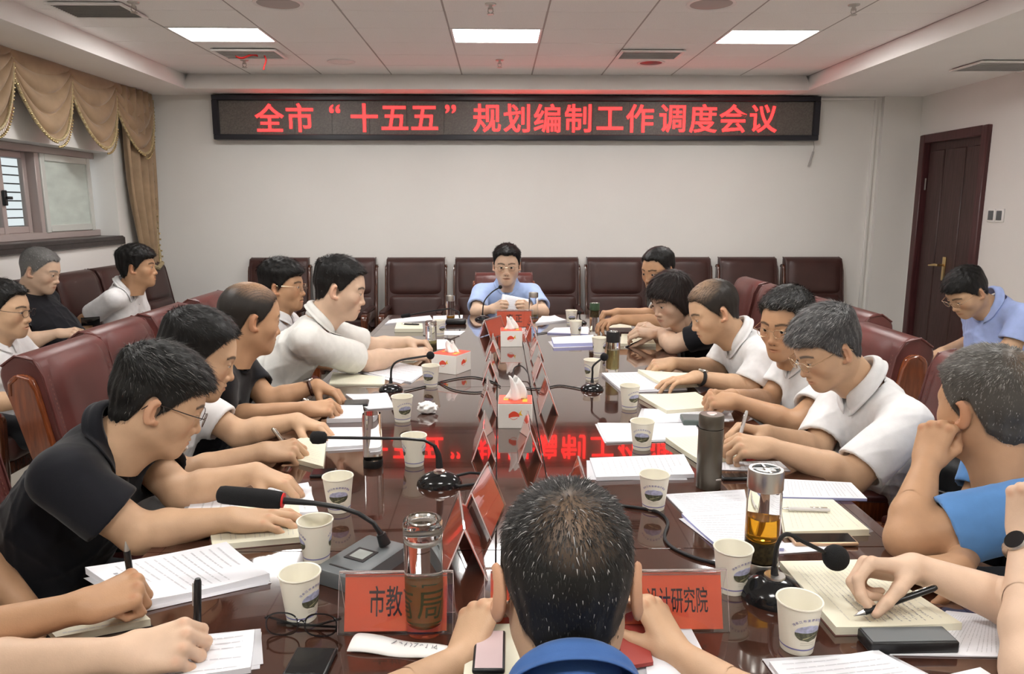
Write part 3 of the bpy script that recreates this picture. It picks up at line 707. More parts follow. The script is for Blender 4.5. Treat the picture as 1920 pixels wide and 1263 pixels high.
def skull(p):
    ax = np.abs(p[:, 0]); q = np.stack([ax, p[:, 1], p[:, 2]], 1).astype(F32)
    d = d_ell(p, (0, -0.010, 0.030), (0.0785, 0.101, 0.089))
    d = smin(d, d_ell(p, (0, 0.020, -0.022), (0.0665, 0.0685, 0.090)), 0.03)
    return smin(d, d_cap(p, (0, -0.024, -0.055), (0, -0.045, -0.20), 0.056, 0.059), 0.035)
def hair_thick(p, top, side, style, crown=0.0):
    t = np.clip((p[:, 2] - 0.03) / 0.06, 0, 1); th = side + (top - side) * t * t * (3 - 2 * t)
    if style == 'long': th = th * np.where(p[:, 2] < 0.0, 1.0 + np.clip(-p[:, 2] * 4, 0, 0.5), 1)
    mk = hair_mask(p, style)
    return th * np.clip(-mk / 0.018, 0.12, 1)
def hair_mesh(style='short', top=0.018, side=0.006, h=0.0045, bald=None, wob=0.004):
    def f(p):
        th = hair_thick(p, top, side, style)
        d = skull(p) - th
        n = 0.0022 * np.sin(p[:, 0] * 170 + 2 * np.sin(p[:, 1] * 60)) * np.sin(p[:, 1] * 140 + 1.3) * (top / 0.018)
        d = smax(d + n, hair_mask(p, style, wob * 0.5) * 0.75, 0.004)
        ear = np.stack([np.abs(p[:, 0]), p[:, 1], p[:, 2]], 1).astype(F32)
        if style != 'long': d = smax(d, -d_ell(ear, (0.088, -0.012, -0.012), (0.016, 0.021, 0.030)), 0.003)
        d = np.maximum(d, -(skull(p) + 0.004))
        if bald is not None: d = smax(d, -(d_sph(p, bald[0], bald[1])), 0.006)
        return d
    lo, hi = (-0.125, -0.15, -0.125), (0.125, 0.14, 0.165)
    v, q = nets(f, lo, hi, h); v = smooth_v(v, q, 1, 0.4)
    return v, q
def strands(v, q, n, length, style, cols, wts, rng, width=0.0011, up=0.45, comb=(0, 1, 0), crown=(0, -0.055, 0.11), spread=0.5):
    N = vnormals(v, q)
    ok = (N * (v - A(0, -0.01, 0.02))).sum(1) > 0.02
    idx = rng.choice(np.flatnonzero(ok), n); p0 = v[idx] + rng.normal(0, 0.0015, (n, 3)); nn = N[idx]
    r = p0 - np.array(crown); r = r / np.linalg.norm(r, axis=1)[:, None]
    t = np.clip((p0[:, 2] - 0.02) / 0.06, 0, 1)[:, None]
    flow = r * (1 - spread * t) + np.array(comb) * spread * t + np.array((0, 0, -0.55)) * (1 - t)
    flow -= (flow * nn).sum(1)[:, None] * nn; flow /= np.maximum(np.linalg.norm(flow, axis=1), 1e-6)[:, None]
    flow += rng.normal(0, 0.17, (n, 3))
    upv = up * (0.3 + 0.7 * t)
    L = length * rng.uniform(0.55, 1.15, (n, 1)) * (0.45 + 0.55 * t)
    p0 = p0 - nn * 0.002
    p1 = p0 + (nn * upv * 1.2 + flow * (1 - 0.4 * upv)) * L * 0.5
    p2 = p1 + (nn * upv * 0.45 + flow) * L * 0.5
    wv = np.cross(flow, nn); wv /= np.maximum(np.linalg.norm(wv, axis=1), 1e-6)[:, None]; wv *= width
    V_ = np.stack([p0 - wv, p0 + wv, p1 - wv * 0.8, p1 + wv * 0.8, p2], 1).reshape(-1, 3)
    b_ = np.arange(n)[:, None] * 5
    Q = b_ + np.array([[0, 1, 3, 2]]); Tt = b_ + np.array([[2, 3, 4]])
    ci = rng.choice(len(cols), n, p=np.array(wts) / sum(wts)); C = np.array(cols)[ci] * rng.uniform(0.75, 1.3, (n, 1))
    return V_, Q, Tt, np.repeat(C, 5, axis=0)
SKIN = {'mid': lin(203, 166, 134), 'tan': lin(190, 148, 114), 'fair': lin(214, 182, 156)}
def head_colors(v, skin, hairc, style, lipm=1.0, bald=None, stubble=0.75):
    s = np.array(skin); c = np.tile(s, (len(v), 1)); ax = np.abs(v[:, 0])
    def mix(mask, col):
        nonlocal c
        m = np.clip(mask, 0, 1)[:, None]; c = c * (1 - m) + np.array(col) * m
    g = lambda d2: np.exp(-d2)
    red = s * np.array((1.02, 0.80, 0.76))
    mix(0.55 * g(((ax - 0.04) / 0.02) ** 2 + ((v[:, 2] + 0.03) / 0.02) ** 2) * (v[:, 1] > 0.03), red)
    mix(0.5 * g(((ax) / 0.012) ** 2 + ((v[:, 2] + 0.04) / 0.012) ** 2) * (v[:, 1] > 0.085), red)
    mix(0.7 * (ax > 0.078), red)
    lip = ((v[:, 2] < -0.0615) & (v[:, 2] > -0.082) & (ax < 0.027) & (v[:, 1] > 0.080)) * np.clip(1.2 - ((v[:, 2] + 0.0715) / 0.0095) ** 2 - (ax / 0.029) ** 2, 0, 1)
    mix(0.6 * lipm * lip, s * np.array((0.80, 0.52, 0.49)))
    zb = 0.0215 + 0.004 * np.sin(np.clip((ax - 0.012) / 0.042, 0, 1) * PI) - 0.06 * np.clip(ax - 0.046, 0, 1)
    br = np.clip(1.35 - ((v[:, 2] - zb) / (0.0048 - 0.03 * np.clip(ax - 0.03, 0, 0.05))) ** 2, 0, 1) * (ax > 0.012) * (ax < 0.056) * (v[:, 1] > 0.045)
    mix(0.85 * br, hairc)
    lid = np.clip(1 - ((v[:, 2] - 0.003) / 0.0022) ** 2, 0, 1) * (np.abs(ax - 0.032) < 0.014) * (v[:, 1] > 0.076)
    mix(0.5 * lid, s * 0.25)
    nost = (d_sph(np.stack([ax, v[:, 1], v[:, 2]], 1).astype(F32), (0.0065, 0.097, -0.0485), 0.0042) < 0); mix(0.8 * nost, s * 0.12)
    mk = hair_mask(v, style); m = stubble * np.clip(-mk / 0.014 + 0.45, 0, 1) * (skull(v.astype(F32)) < 0.006)
    if bald is not None: m = m * np.clip((np.linalg.norm(v - np.array(bald[0]), axis=1) - bald[1]) / 0.02 + 0.3, 0.12, 1)
    mix(m, np.array(hairc) * 1.1)
    return c
def frame_mat(c, fwd, up=(0, 0, 1), s=1.0):
    y = V(fwd).normalized(); x = y.cross(V(up)).normalized(); z = x.cross(y)
    M = Matrix((x, y, z)).transposed().to_4x4() @ Matrix.Scale(s, 4); M.translation = V(c); return M

# ---------------------------------------------------------------- hands: right hand, fingers +y, back of the hand +z, thumb at -x
HPOSE = {  # per finger (index, middle, ring, little): mcp, pip, dip, splay ; thumb: yaw, drop, bend1, bend2
    'flat': ([(14, 22, 12, -7), (12, 22, 12, -1), (14, 24, 12, 5), (18, 26, 14, 12)], (48, 14, 14, 14)),
    'rest': ([(30, 38, 22, -6), (34, 42, 24, -1), (38, 46, 26, 5), (42, 48, 26, 10)], (42, 28, 18, 20)),
    'pen': ([(48, 46, 22, -2), (54, 62, 30, 0), (62, 78, 40, 3), (66, 82, 42, 7)], (22, 44, 16, 18)),
    'pinch': ([(58, 40, 18, -2), (60, 46, 22, 0), (62, 58, 30, 4), (60, 62, 32, 9)], (16, 46, 10, 10)),
    'fist': ([(72, 92, 50, -2), (76, 96, 50, 0), (78, 96, 50, 3), (80, 96, 50, 6)], (20, 40, 30, 40)),
    'hold': ([(52, 34, 16, -4), (54, 36, 18, 0), (56, 40, 20, 4), (58, 44, 22, 9)], (26, 40, 6, 6))}
KN = [(-0.0285, 0.086, 0.002), (-0.0085, 0.091, 0.005), (0.012, 0.086, 0.003), (0.0300, 0.076, -0.002)]
FL = [(0.043, 0.026, 0.020), (0.047, 0.030, 0.021), (0.043, 0.028, 0.020), (0.033, 0.021, 0.018)]
def hand_joints(pose):
    fs, th = HPOSE[pose]; out = []
    for k in range(4):
        m, p_, d_, sp = fs[k]; a = 0; pts = [np.array(KN[k])]
        for L, fl in zip(FL[k], (m, p_, d_)):
            a += fl; dr = np.array([math.sin(rad(sp)) * math.cos(rad(a)), math.cos(rad(a)) * math.cos(rad(sp)), -math.sin(rad(a))]); pts.append(pts[-1] + dr * L)
        out.append(pts)
    yaw, drop, b1, b2 = th; pts = [np.array((-0.020, 0.018, -0.012))]; a = yaw
    for L, bd in zip((0.046, 0.034, 0.027), (0, b1, b2)):
        a -= bd; dr = np.array([-math.sin(rad(a)) * math.cos(rad(drop)), math.cos(rad(a)) * math.cos(rad(drop)), -math.sin(rad(drop))]); pts.append(pts[-1] + dr * L)
    out.append(pts); return out
def hand_mesh(pose, h=0.0028, elbow=None, fr=0.043):
    """one hand grown smoothly onto its forearm; elbow in hand coordinates"""
    J = hand_joints(pose); E = np.array(elbow if elbow is not None else (0, -0.25, 0), dtype=float); Mi = E * 0.70
    def f(p):
        d = d_cap(p, Mi, (0, 0, 0), fr, 0.0250); d = smin(d, d_cap(p, E, Mi, fr * 0.95, fr), 0.01)
        d = smin(d, d_ell(p, (0, 0.014, -0.001), (0.0285, 0.030, 0.0180)), 0.022)
        for k in range(4):
            d = smin(d, d_cap(p, (KN[k][0] * 0.55, 0.016, -0.003), np.array(KN[k]) + A(0, 0, -0.004), 0.0155, 0.0120), 0.012)
        d = smin(d, d_ell(p, (0.024, 0.035, -0.008), (0.012, 0.032, 0.013)), 0.012)
        th = J[4]; t_ = d_cap(p, th[0], th[1], 0.0165, 0.0125); t_ = smin(t_, d_cap(p, th[1], th[2], 0.0118, 0.0105), 0.005); t_ = smin(t_, d_cap(p, th[2], th[3], 0.0108, 0.0085), 0.004)
        d = smin(d, t_, 0.013)
        for k in range(4):
            r = (0.0098, 0.0100, 0.0095, 0.0085)[k]; pt = J[k]
            g = d_cap(p, pt[0], pt[1], r + 0.0007, r); g = smin(g, d_cap(p, pt[1], pt[2], r + 0.0002, r - 0.0008), 0.003); g = smin(g, d_cap(p, pt[2], pt[3], r - 0.0006, r - 0.0022), 0.003)
            d = smin(d, g, 0.0045)
        return d
    allp = np.concatenate([np.array(j) for j in J] + [np.array([E * min(1.0, 0.10 / max(np.linalg.norm(E), 1e-6))])])
    lo = np.minimum(allp.min(0) - 0.035, (-0.045, -0.05, -0.04)); hi = np.maximum(allp.max(0) + 0.035, (0.05, 0.0, 0.035))
    v, q = nets(f, lo, hi, h); v = smooth_v(v, q, 1, 0.3)
    nail = np.zeros(len(v)); kn = np.zeros(len(v))
    for k, j in enumerate(J):
        dr = (j[3] - j[2]); dr /= np.linalg.norm(dr)
        upv = np.cross((1.0, 0, 0), dr) if k < 4 else np.array((-0.5, -0.3, 0.8)); upv = upv - dr * (upv @ dr); upv /= np.linalg.norm(upv)
        c = j[3] + upv * 0.0065 - dr * 0.001; nail = np.maximum(nail, np.clip(1.4 - (np.linalg.norm(v - c, axis=1) / 0.0065) ** 2, 0, 1))
        for m in (0, 1, 2): kn = np.maximum(kn, np.exp(-((np.linalg.norm(v - (j[m] + np.array((0, 0, .008))), axis=1)) / 0.007) ** 2))
    return v, q, nail, kn, J
# ================================================================== bodies
M_PUPIL = None
def wrinkle(p, rng, amp, scale=1.0, n=7):
    d = np.zeros(len(p))
    for k in range(n):
        w_ = rng.normal(0, 1, 3); w_ /= np.linalg.norm(w_); fr = rng.uniform(14, 40) * scale
        d2 = rng.normal(0, 1, 3); d2 /= np.linalg.norm(d2)
        s = np.sin(p @ w_ * fr + 1.7 * np.sin(p @ d2 * fr * 0.35 + rng.uniform(0, 6)) + rng.uniform(0, 6))
        d += (1 - np.abs(s)) ** 3 * rng.uniform(0.5, 1) - 0.3
    return d * amp / math.sqrt(n)
def unit(v): v = np.asarray(v, dtype=float); return v / np.linalg.norm(v)
def np3(v): return np.array((v[0], v[1], v[2]), dtype=float)

def cloth(name, base, rough=0.75, weave=420, kind=None):
    """cloth with a fine weave; kind='stripe' adds a vertical pin stripe"""
    return mat(name, base, rough, spec=0.25, sheen=0.15, noise=(30, 0.05), bump=(weave, 0.06))
C_WHITE = cloth('white_cotton', (0.80, 0.795, 0.80)); C_OFFW = cloth('off_white_cotton', (0.71, 0.70, 0.665)); C_BLACK = cloth('black_knit', (0.0085, 0.009, 0.013), 0.8)
C_BLACK2 = cloth('black_jersey', (0.011, 0.011, 0.014), 0.85); C_BLUE = cloth('light_blue_cotton', (0.42, 0.55, 0.86)); C_SKY = cloth('pale_blue_cotton', (0.40, 0.50, 0.85))
C_DENIM = cloth('mid_blue_cotton', (0.115, 0.28, 0.60)); C_NAVY = cloth('blue_striped_cotton', (0.055, 0.13, 0.34)); C_TROU = cloth('black_trousers', (0.010, 0.011, 0.014), 0.8); C_TROU2 = cloth('charcoal_trousers', (0.022, 0.023, 0.026), 0.8)
C_GREY = cloth('grey_white_cotton', (0.64, 0.64, 0.63))
M_SHOE = mat('black_shoe_leather', (0.01, 0.01, 0.01), 0.3)
M_LENS = mat('spectacle_lens', (0.97, 0.98, 0.98), 0.02, trans=1.0, ior=1.06)
M_GOLDW = mat('thin_gold_wire', (0.70, 0.55, 0.38), 0.25, 0.9)

def glasses_part(M, parent, frame_m, rimless=False, r=0.00105, w_=0.021, h_=0.0155):
    b = MB(); y0 = 0.1065
    def rim(s, k):
        a = 2 * PI * k / 20; e = 0.75
        cx = math.copysign(abs(math.cos(a)) ** e, math.cos(a)) * w_; cz = math.copysign(abs(math.sin(a)) ** e, math.sin(a)) * h_
        return V((s * (0.0325) + cx, y0 - 0.004 * (abs(s * 0.0325 + cx) / 0.05) ** 2, -0.004 + cz))
    for s in (-1, 1):
        if not rimless: b.tube([rim(s, k) for k in range(21)], r, 6, frame_m, M, caps=False)
        else: b.tube([rim(s, k) for k in range(21)], r * 0.5, 5, frame_m, M, caps=False)
        b.tube([V((s * 0.0535, y0 - 0.005, 0.003)), V((s * 0.070, y0 - 0.010, 0.005)), V((s * 0.0765, 0.06, 0.006)), V((s * 0.0835, -0.004, 0.010)), V((s * 0.082, -0.026, 0.002)), V((s * 0.080, -0.036, -0.012))], r * 1.25, 6, frame_m, M)
    b.tube([V((-0.0118, y0, 0.002)), V((0, y0 + 0.002, 0.0045)), V((0.0118, y0, 0.002))], r, 6, frame_m, M)
    g = b.build('glasses', parent)
    for s in (-1, 1):
        ln = MB(); ln.poly([M @ rim(s, k) for k in range(20)], M_LENS); solid(ln.build('lens', g, sharp=0), 0.0012)
    return g

def collar_part(neckc, axis, front, parent, m, kind, s=1.0, f_sh=None):
    """shirt collar round the neck: stand and folded leaf, open at the front"""
    ax = V(axis).normalized(); fr = V(front); fr = (fr - ax * fr.dot(ax)).normalized(); sd = ax.cross(fr); c = V(neckc)
    def pt(a, r, hgt): return c + (fr * math.cos(a) * 1.06 + sd * math.sin(a)) * r * s + ax * hgt * s
    b = MB()
    if kind == 'tee':
        b.tube([pt(2 * PI * k / 28, 0.072 + 0.006 * math.cos(2 * PI * k / 28), 0.006 - 0.026 * math.cos(2 * PI * k / 28)) for k in range(29)], 0.0065 * s, 8, m, caps=False)
        return b.build('collar', parent)
    a0 = rad(14)
    def leaf(u, v):
        a = a0 + (2 * PI - 2 * a0) * u; e = abs(u - 0.5) * 2          # 0 at back, 1 at the points
        if v < 0.35: t = v / 0.35; r, hh = 0.0615, -0.030 + 0.062 * t - 0.036 * e * e * t
        else:
            t = (v - 0.35) / 0.65; drop = 0.036 + 0.034 * e ** 4
            r = 0.0615 + 0.007 * math.sin(PI * min(t * 1.4, 1)) + (0.020 + 0.012 * e) * t; hh = 0.032 - 0.036 * e * e - drop * t
            if e > 0.6: a += 0.30 * t * (e - 0.6) * (-1 if u > 0.5 else 1) * -1
        return pt(a, r, hh)
    b.grid(leaf, 44, 12, m); vs = list(b.bm.verts); a_ = np.array(ax)
    if f_sh is not None:
        pos = np.array([v.co for v in vs]); out = pos - np.array(c); out -= (out @ a_)[:, None] * a_; out /= np.linalg.norm(out, axis=1)[:, None]; dr = out * 0.45 + a_ * 0.9
        for _ in range(8): pos += dr * np.clip(0.0035 - f_sh(pos.astype(F32)), 0, 0.02)[:, None]
        for v, p_ in zip(vs, pos): v.co = p_
    o = b.build('collar', parent, sharp=0); solid(o, 0.002, 1); return o

HAIRC = {'white': [(.15, .145, .14), (.26, .255, .25), (.40, .39, .38)], 'thin': [(.022, .018, .015), (.045, .038, .032)], 'greyb': [(.072, .066, .058), (.15, .14, .125), (.30, .29, .27)],
         'black': [(.0075, .0068, .0065), (.02, .019, .018)], 'grey': [(.066, .065, .066), (.155, .152, .15), (.32, .315, .31)], 'salt': [(.012, .011, .010), (.06, .055, .05), (.35, .34, .33)],
         'brown': [(.013, .008, .007), (.035, .016, .012)], 'pepper': [(.010, .0095, .009), (.05, .048, .045), (.18, .175, .17)]}
N_STR = 1.0; HND = {}
def person(label, face, head_c, head_fwd, pel, shR, shL, armR, armL, shirt=C_WHITE, collar='shirt', sleeve=0.70, trousers=C_TROU, hair=None, glasses=None, skin='mid',
           head_up=(0, 0, 1), hs=1.05, near=1, eye=0.0030, mouth=0.0, jaw=1.0, cheek=1.0, fat=1.0, knee_fwd=0.42, watch=None, legs=True, seed=1, nose=1.0, hands_s=1.0, wr=0.0035, head_sc=(1, 1, 1), button=False, knees=None, ear=1.0):
    """face: direction the seated body faces (x,y); joints in world coordinates. armX = (elbow, wrist, finger_dir, dorsal_dir, pose)"""
    rng = np.random.default_rng(seed)
    base = V((pel[0], pel[1], 0)); root = thing('person', label, 'person', base)
    O = np3(base); J = lambda v: np3(v) - O
    pel_, sr, sl = J(pel), J(shR), J(shL); hc = J(head_c)
    fwd = unit((face[0], face[1], 0)); across = unit(sr - sl)                     # towards the right hand side
    C = (sr + sl) / 2; spine = unit(C - pel_); depth = unit(np.cross(spine, across)); depth = depth if depth @ fwd > 0 else -depth
    R = np.stack([across, depth, spine], 1)
    HM = frame_mat(hc, head_fwd, head_up, hs) @ Matrix.Diagonal((*head_sc, 1))
    hv = {1: 0.0028, 2: 0.0036, 3: 0.0046}[near]; bh = {1: 0.006, 2: 0.007, 3: 0.009}[near]
    nb = C + spine * 0.055 - depth * 0.012                                    # base of the neck
    nt = np3(HM @ V((0, -0.030, -0.075)))
    sk = np.array(SKIN[skin])
    # --- skin: neck, shoulders, arms, hands, head
    body = NM(); arms = []
    for S, arm, sgn in ((sr, armR, 1), (sl, armL, -1)):
        if arm is None: arms.append(None); continue
        E_, W_ = J(arm[0]), J(arm[1]); arms.append((S, E_, W_, arm, sgn))
    def f_body(p):
        d = d_cap(p, nb - spine * 0.05, nt, 0.060, 0.054)
        d = smin(d, d_cap(p, sr, sl, 0.042), 0.05)
        d = smin(d, d_ell(p, C - spine * 0.13, (0.12, 0.075, 0.15), R), 0.04)
        for a in arms:
            if a is None: continue
            S, E_, W_, arm, sgn = a; M_ = E_ + (W_ - E_) * 0.30
            g = d_cap(p, S, E_, 0.050 * fat, 0.041 * fat); g = smin(g, d_cap(p, E_, M_, 0.040 * fat, 0.043 * fat), 0.02); g = smin(g, d_cap(p, M_, M_ + (W_ - M_) * 0.80, 0.0425 * fat, 0.0275 + 0.0), 0.012)
            d = smin(d, g, 0.02)
        return d
    allp = [nb, nt, sr, sl, C - spine * 0.28] + [x for a in arms if a for x in a[1:3]]
    lo = np.min(allp, 0) - 0.09; hi = np.max(allp, 0) + 0.09
    v, q = nets(f_body, lo, hi, bh); v = smooth_v(v, q, 2, 0.4); body.add(v, q, sk * 1.0)
    hd = HEADS_V = head_mesh(hv, jaw=jaw, cheek=cheek, mouth=mouth, eye=eye, nose=nose, ear=ear)
    hspec = dict(style='short', top=0.018, side=0.006, bald=None, col='black', n=2600, L=0.018, up=0.45, comb=(0.25, 1, 0), spread=0.55, wts=None, w=0.0008, thin=None)
    if hair: hspec.update(hair)
    cols = HAIRC[hspec['col']]; hc0 = cols[0]
    body.add(tf(HM, hd[0]), hd[1], head_colors(hd[0], sk, hc0, hspec['style'], bald=hspec['bald'], lipm=1.3 if hspec['style'] == 'long' else 1.0))
    for s in (-1, 1):
        ev, eq = uv_ball((s * 0.0315, 0.0770, -0.001), 0.0127)
        cc = np.where((ev[:, 1] > 0.0770 + 0.0127 * 0.80)[:, None], np.array((.018, .011, .008)), np.array((.55, .52, .49))); body.add(tf(HM, ev), eq, cc, 1)
    pens = []
    for a in arms:
        if a is None: continue
        S, E_, W_, arm, sgn = a
        y = V(arm[2]).normalized(); z = V(arm[3]); z = (z - y * z.dot(y)).normalized(); x = y.cross(z)
        HMx = Matrix((x, y, z)).transposed().to_4x4() @ Matrix.Scale(hands_s, 4); HMx.translation = V(W_)
        el = HMx.inverted() @ V(E_); el.x *= sgn
        hvv, hq, nail, kn, JJ = hand_mesh(arm[4], 0.0028 if near == 1 else (0.0034 if near == 2 else 0.0045), el, 0.043 * fat)
        mv = hvv.copy(); qq = hq
        if sgn < 0: mv = mv * np.array((-1, 1, 1)); qq = hq[:, ::-1]
        c = sk * (1 - kn[:, None] * np.array((.05, .20, .24))); c = c * (1 - .6 * nail[:, None]) + .6 * nail[:, None] * sk * np.array((1.12, 1.0, 1.0))
        body.add(tf(HMx, mv), qq, c)
        pens.append((HMx, sgn, JJ))
    o = link('body', body.mesh('body', [M_SKIN, M_EYE]), root)
    # --- shirt
    def f_sh(p):
        d = d_ell(p, pel_ + spine * 0.05, (0.180 * fat, 0.145 * fat, 0.15), R)
        d = smin(d, d_ell(p, pel_ + (C - pel_) * 0.42 + depth * 0.012, (0.170 * fat, 0.136 * fat, 0.20), R), 0.06)
        d = smin(d, d_ell(p, pel_ + (C - pel_) * 0.74, (0.178, 0.124, 0.17), R), 0.06)
        d = smin(d, d_cap(p, C + across * 0.13 - spine * 0.01, C - across * 0.13 - spine * 0.01, 0.070), 0.05)
        d = smin(d, d_cap(p, nb - spine * 0.03, nb + (nt - nb) * 0.10, 0.066, 0.055), 0.03)
        for S_ in (sr, sl): d = smin(d, d_cap(p, nb - spine * 0.035, S_ + spine * 0.012, 0.050, 0.050), 0.04)
        for a in arms:
            if a is None: continue
            S, E_, W_, arm, sgn = a; dr = unit(E_ - S); L = np.linalg.norm(E_ - S) * sleeve; cu = S + dr * L
            g = d_cap(p, S, S + dr * (L + 0.05), 0.066, (0.073 if collar == 'shirt' else 0.063) + 0.004 * fat); g = smax(g, (p - A(cu)) @ A(dr), 0.004)
            d = smin(d, g, 0.03)
        for a in arms:
            if a is None: continue
            S, E_, W_, arm, sgn = a; dr = unit(E_ - S); L = np.linalg.norm(E_ - S) * sleeve; cu = S + dr * L
            d = np.maximum(d, -d_cap(p, cu - dr * 0.045, cu + dr * 0.06, 0.047 * fat, 0.066 if collar == 'shirt' else 0.056))
        ng = d_cap(p, nb + (nt - nb) * 0.08 + depth * 0.012, nt + depth * 0.03, 0.061, 0.066)
        return smax(d, -ng, 0.006)
    allp = [pel_ - spine * 0.12, nb, sr, sl, C, pel_] + [a[0] + (a[1] - a[0]) * sleeve for a in arms if a]
    lo = np.min(allp, 0) - 0.20; hi = np.max(allp, 0) + 0.17
    v, q = nets(f_sh, lo, hi, bh); v = smooth_v(v, q, 2, 0.45); N = vnormals(v, q)
    sh_t = np.clip(((v - C) @ spine) / -0.10, 0.25, 1)
    v = v + N * (wrinkle(v, rng, wr * 3.6) * sh_t)[:, None]
    s_ = NM(); s_.add(v, q); so = link('shirt', s_.mesh('shirt', [shirt]), root)
    if collar: collar_part(nb + (nt - nb) * (0.42 if collar == 'shirt' else 0.14), unit(nt - nb) * 0.7 + spine * 0.3, depth, so, shirt, collar, 1.0, f_sh)
    if button:
        for k in range(5):
            # buttons down the front
            pc = nb - spine * (0.03 + 0.075 * k); ts = np.linspace(0.0, 0.25, 60); dd = f_sh(np.array([pc + depth * t for t in ts]).astype(F32)); kx = int(np.argmax(dd > 0))
            MB().sphere(pc + depth * (ts[kx] + 0.002), 0.0055, shirt, 8, sc=(1, 1, 1)).build('button', so)
    # --- trousers and shoes
    if legs:
        kn_ = []
        for k, s in ((0, 1), (1, -1)):
            hip = pel_ + across * 0.095 * s - np.array((0, 0, 0.01)); hipf = hip
            if knees: kk, ft = J(knees[k][0]), J(knees[k][1])
            else: kk = hip + fwd * knee_fwd + np.array((0, 0, -0.06)) + across * 0.03 * s; ft = np.array((kk[0], kk[1], 0.09)) + fwd * (0.02 if s > 0 else -0.05)
            kn_.append((hipf, kk, ft))
        def f_tr(p):
            d = d_ell(p, pel_ - np.array((0, 0, 0.01)), (0.165 * fat, 0.13 * fat, 0.115), R)
            for a, b_, c in kn_: d = smin(d, smin(d_cap(p, a, b_, 0.088, 0.066), d_cap(p, b_, c, 0.062, 0.052), 0.03), 0.03)
            return d
        allp = [pel_] + [x for t in kn_ for x in t]; lo = np.min(allp, 0) - 0.19; hi = np.max(allp, 0) + 0.19; lo[2] = 0.03
        v, q = nets(f_tr, lo, hi, 0.012); v = smooth_v(v, q, 1, 0.4); v = v + vnormals(v, q) * wrinkle(v, rng, 0.004)[:, None]
        t_ = NM(); t_.add(v, q); link('trousers', t_.mesh('trousers', [trousers]), root)
        for a, b_, c in kn_:
            M = frame_mat((c[0] + fwd[0] * 0.05, c[1] + fwd[1] * 0.05, 0), fwd)
            MB().box((0, 0.01, 0.012), (0.090, 0.27, 0.024), 0.010, 2, m=M_SHOE, M=M).sphere((0, 0.0, 0.04), 0.1, M_SHOE, 12, M, (0.43, 1.28, 0.45)).build('shoe', root)
    # --- hair
    if hspec['style']:
        hvv, hq = hair_mesh(hspec['style'], hspec['top'], hspec['side'], {1: .0035, 2: .0045, 3: .006}[near], hspec['bald'])
        hm = NM(); bc = np.tile(np.array(hc0), (len(hvv), 1))
        if hspec['thin']:
            tc_, tr_, ta_ = hspec['thin']; m_ = (ta_ * np.clip(1.25 - np.linalg.norm(hvv - np.array(tc_), axis=1) / tr_, 0, 1) * (0.75 + 0.25 * np.sin(hvv[:, 0] * 900 + hvv[:, 1] * 160)))[:, None]; m_ = np.clip(m_, 0, 1); bc = bc * (1 - m_) + sk * 0.72 * m_
        hm.add(tf(HM, hvv), hq, bc)
        sv, sq, st, sc = strands(hvv, hq, int(hspec['n'] * N_STR), hspec['L'], hspec['style'], cols, hspec['wts'] or ([8, 1] if len(cols) == 2 else [3, 2, 1.4]), rng, hspec['w'], hspec['up'], hspec['comb'], spread=hspec['spread'])
        k = hm.n; hm.add(tf(HM, sv), sq, sc); hm.q.append(st + k); hm.m.append(np.zeros(len(st), int)); link('hair', hm.mesh('hair', [M_HAIR]), root)
    if glasses: glasses_part(HM, root, *glasses)
    if watch:
        wa = arms[0] if watch[0] == 'R' else arms[1]; W_, E_ = wa[2], wa[1]; dr = unit(W_ - E_); pc = W_ - dr * 0.025; up_ = unit(np3(V(wa[3][3])) - dr * (np3(V(wa[3][3])) @ dr))
        M = frame_mat(pc, dr, up_)
        wb = MB().tube([(0.0315 * math.cos(2 * PI * k / 24), 0, 0.0285 * math.sin(2 * PI * k / 24)) for k in range(25)], 0.0075, 6, watch[1], M, caps=False).build('watch_strap', root)
        MB().lathe([(0.0, 0.0), (0.019, 0.0), (0.020, 0.006), (0.0175, 0.009)], 24, M_STEEL, M @ T(0, 0, 0.026)).lathe([(0.0175, 0.009), (0.0, 0.0095)], 24, M_BLACKG, M @ T(0, 0, 0.026)).build('watch_case', wb)
    HND[seed] = [(T(*O) @ h, s, j) for h, s, j in pens]
# ================================================================== the people, seat by seat
def S2(h, face, b=0.12, dz=0.19, w_=0.36, tw=0.0, tilt=0.0):
    """shoulder joints for a head at h: set back by b, lowered by dz, turned by tw degrees"""
    f = V((face[0], face[1], 0)).normalized(); C = V(h) - f * b - V((0, 0, dz)); f = RZ(rad(tw)).to_3x3() @ f; r = V((f.y, -f.x, tilt)).normalized()
    return C + r * w_ / 2, C - r * w_ / 2
M_BROWNFR = mat('dark_brown_frame', (0.03, 0.016, 0.012), 0.3); M_STRAPB = mat('brown_strap', (0.07, 0.025, 0.015), 0.45)
G_GOLD, G_DARK = (M_GOLDW,), (M_BROWNFR,)
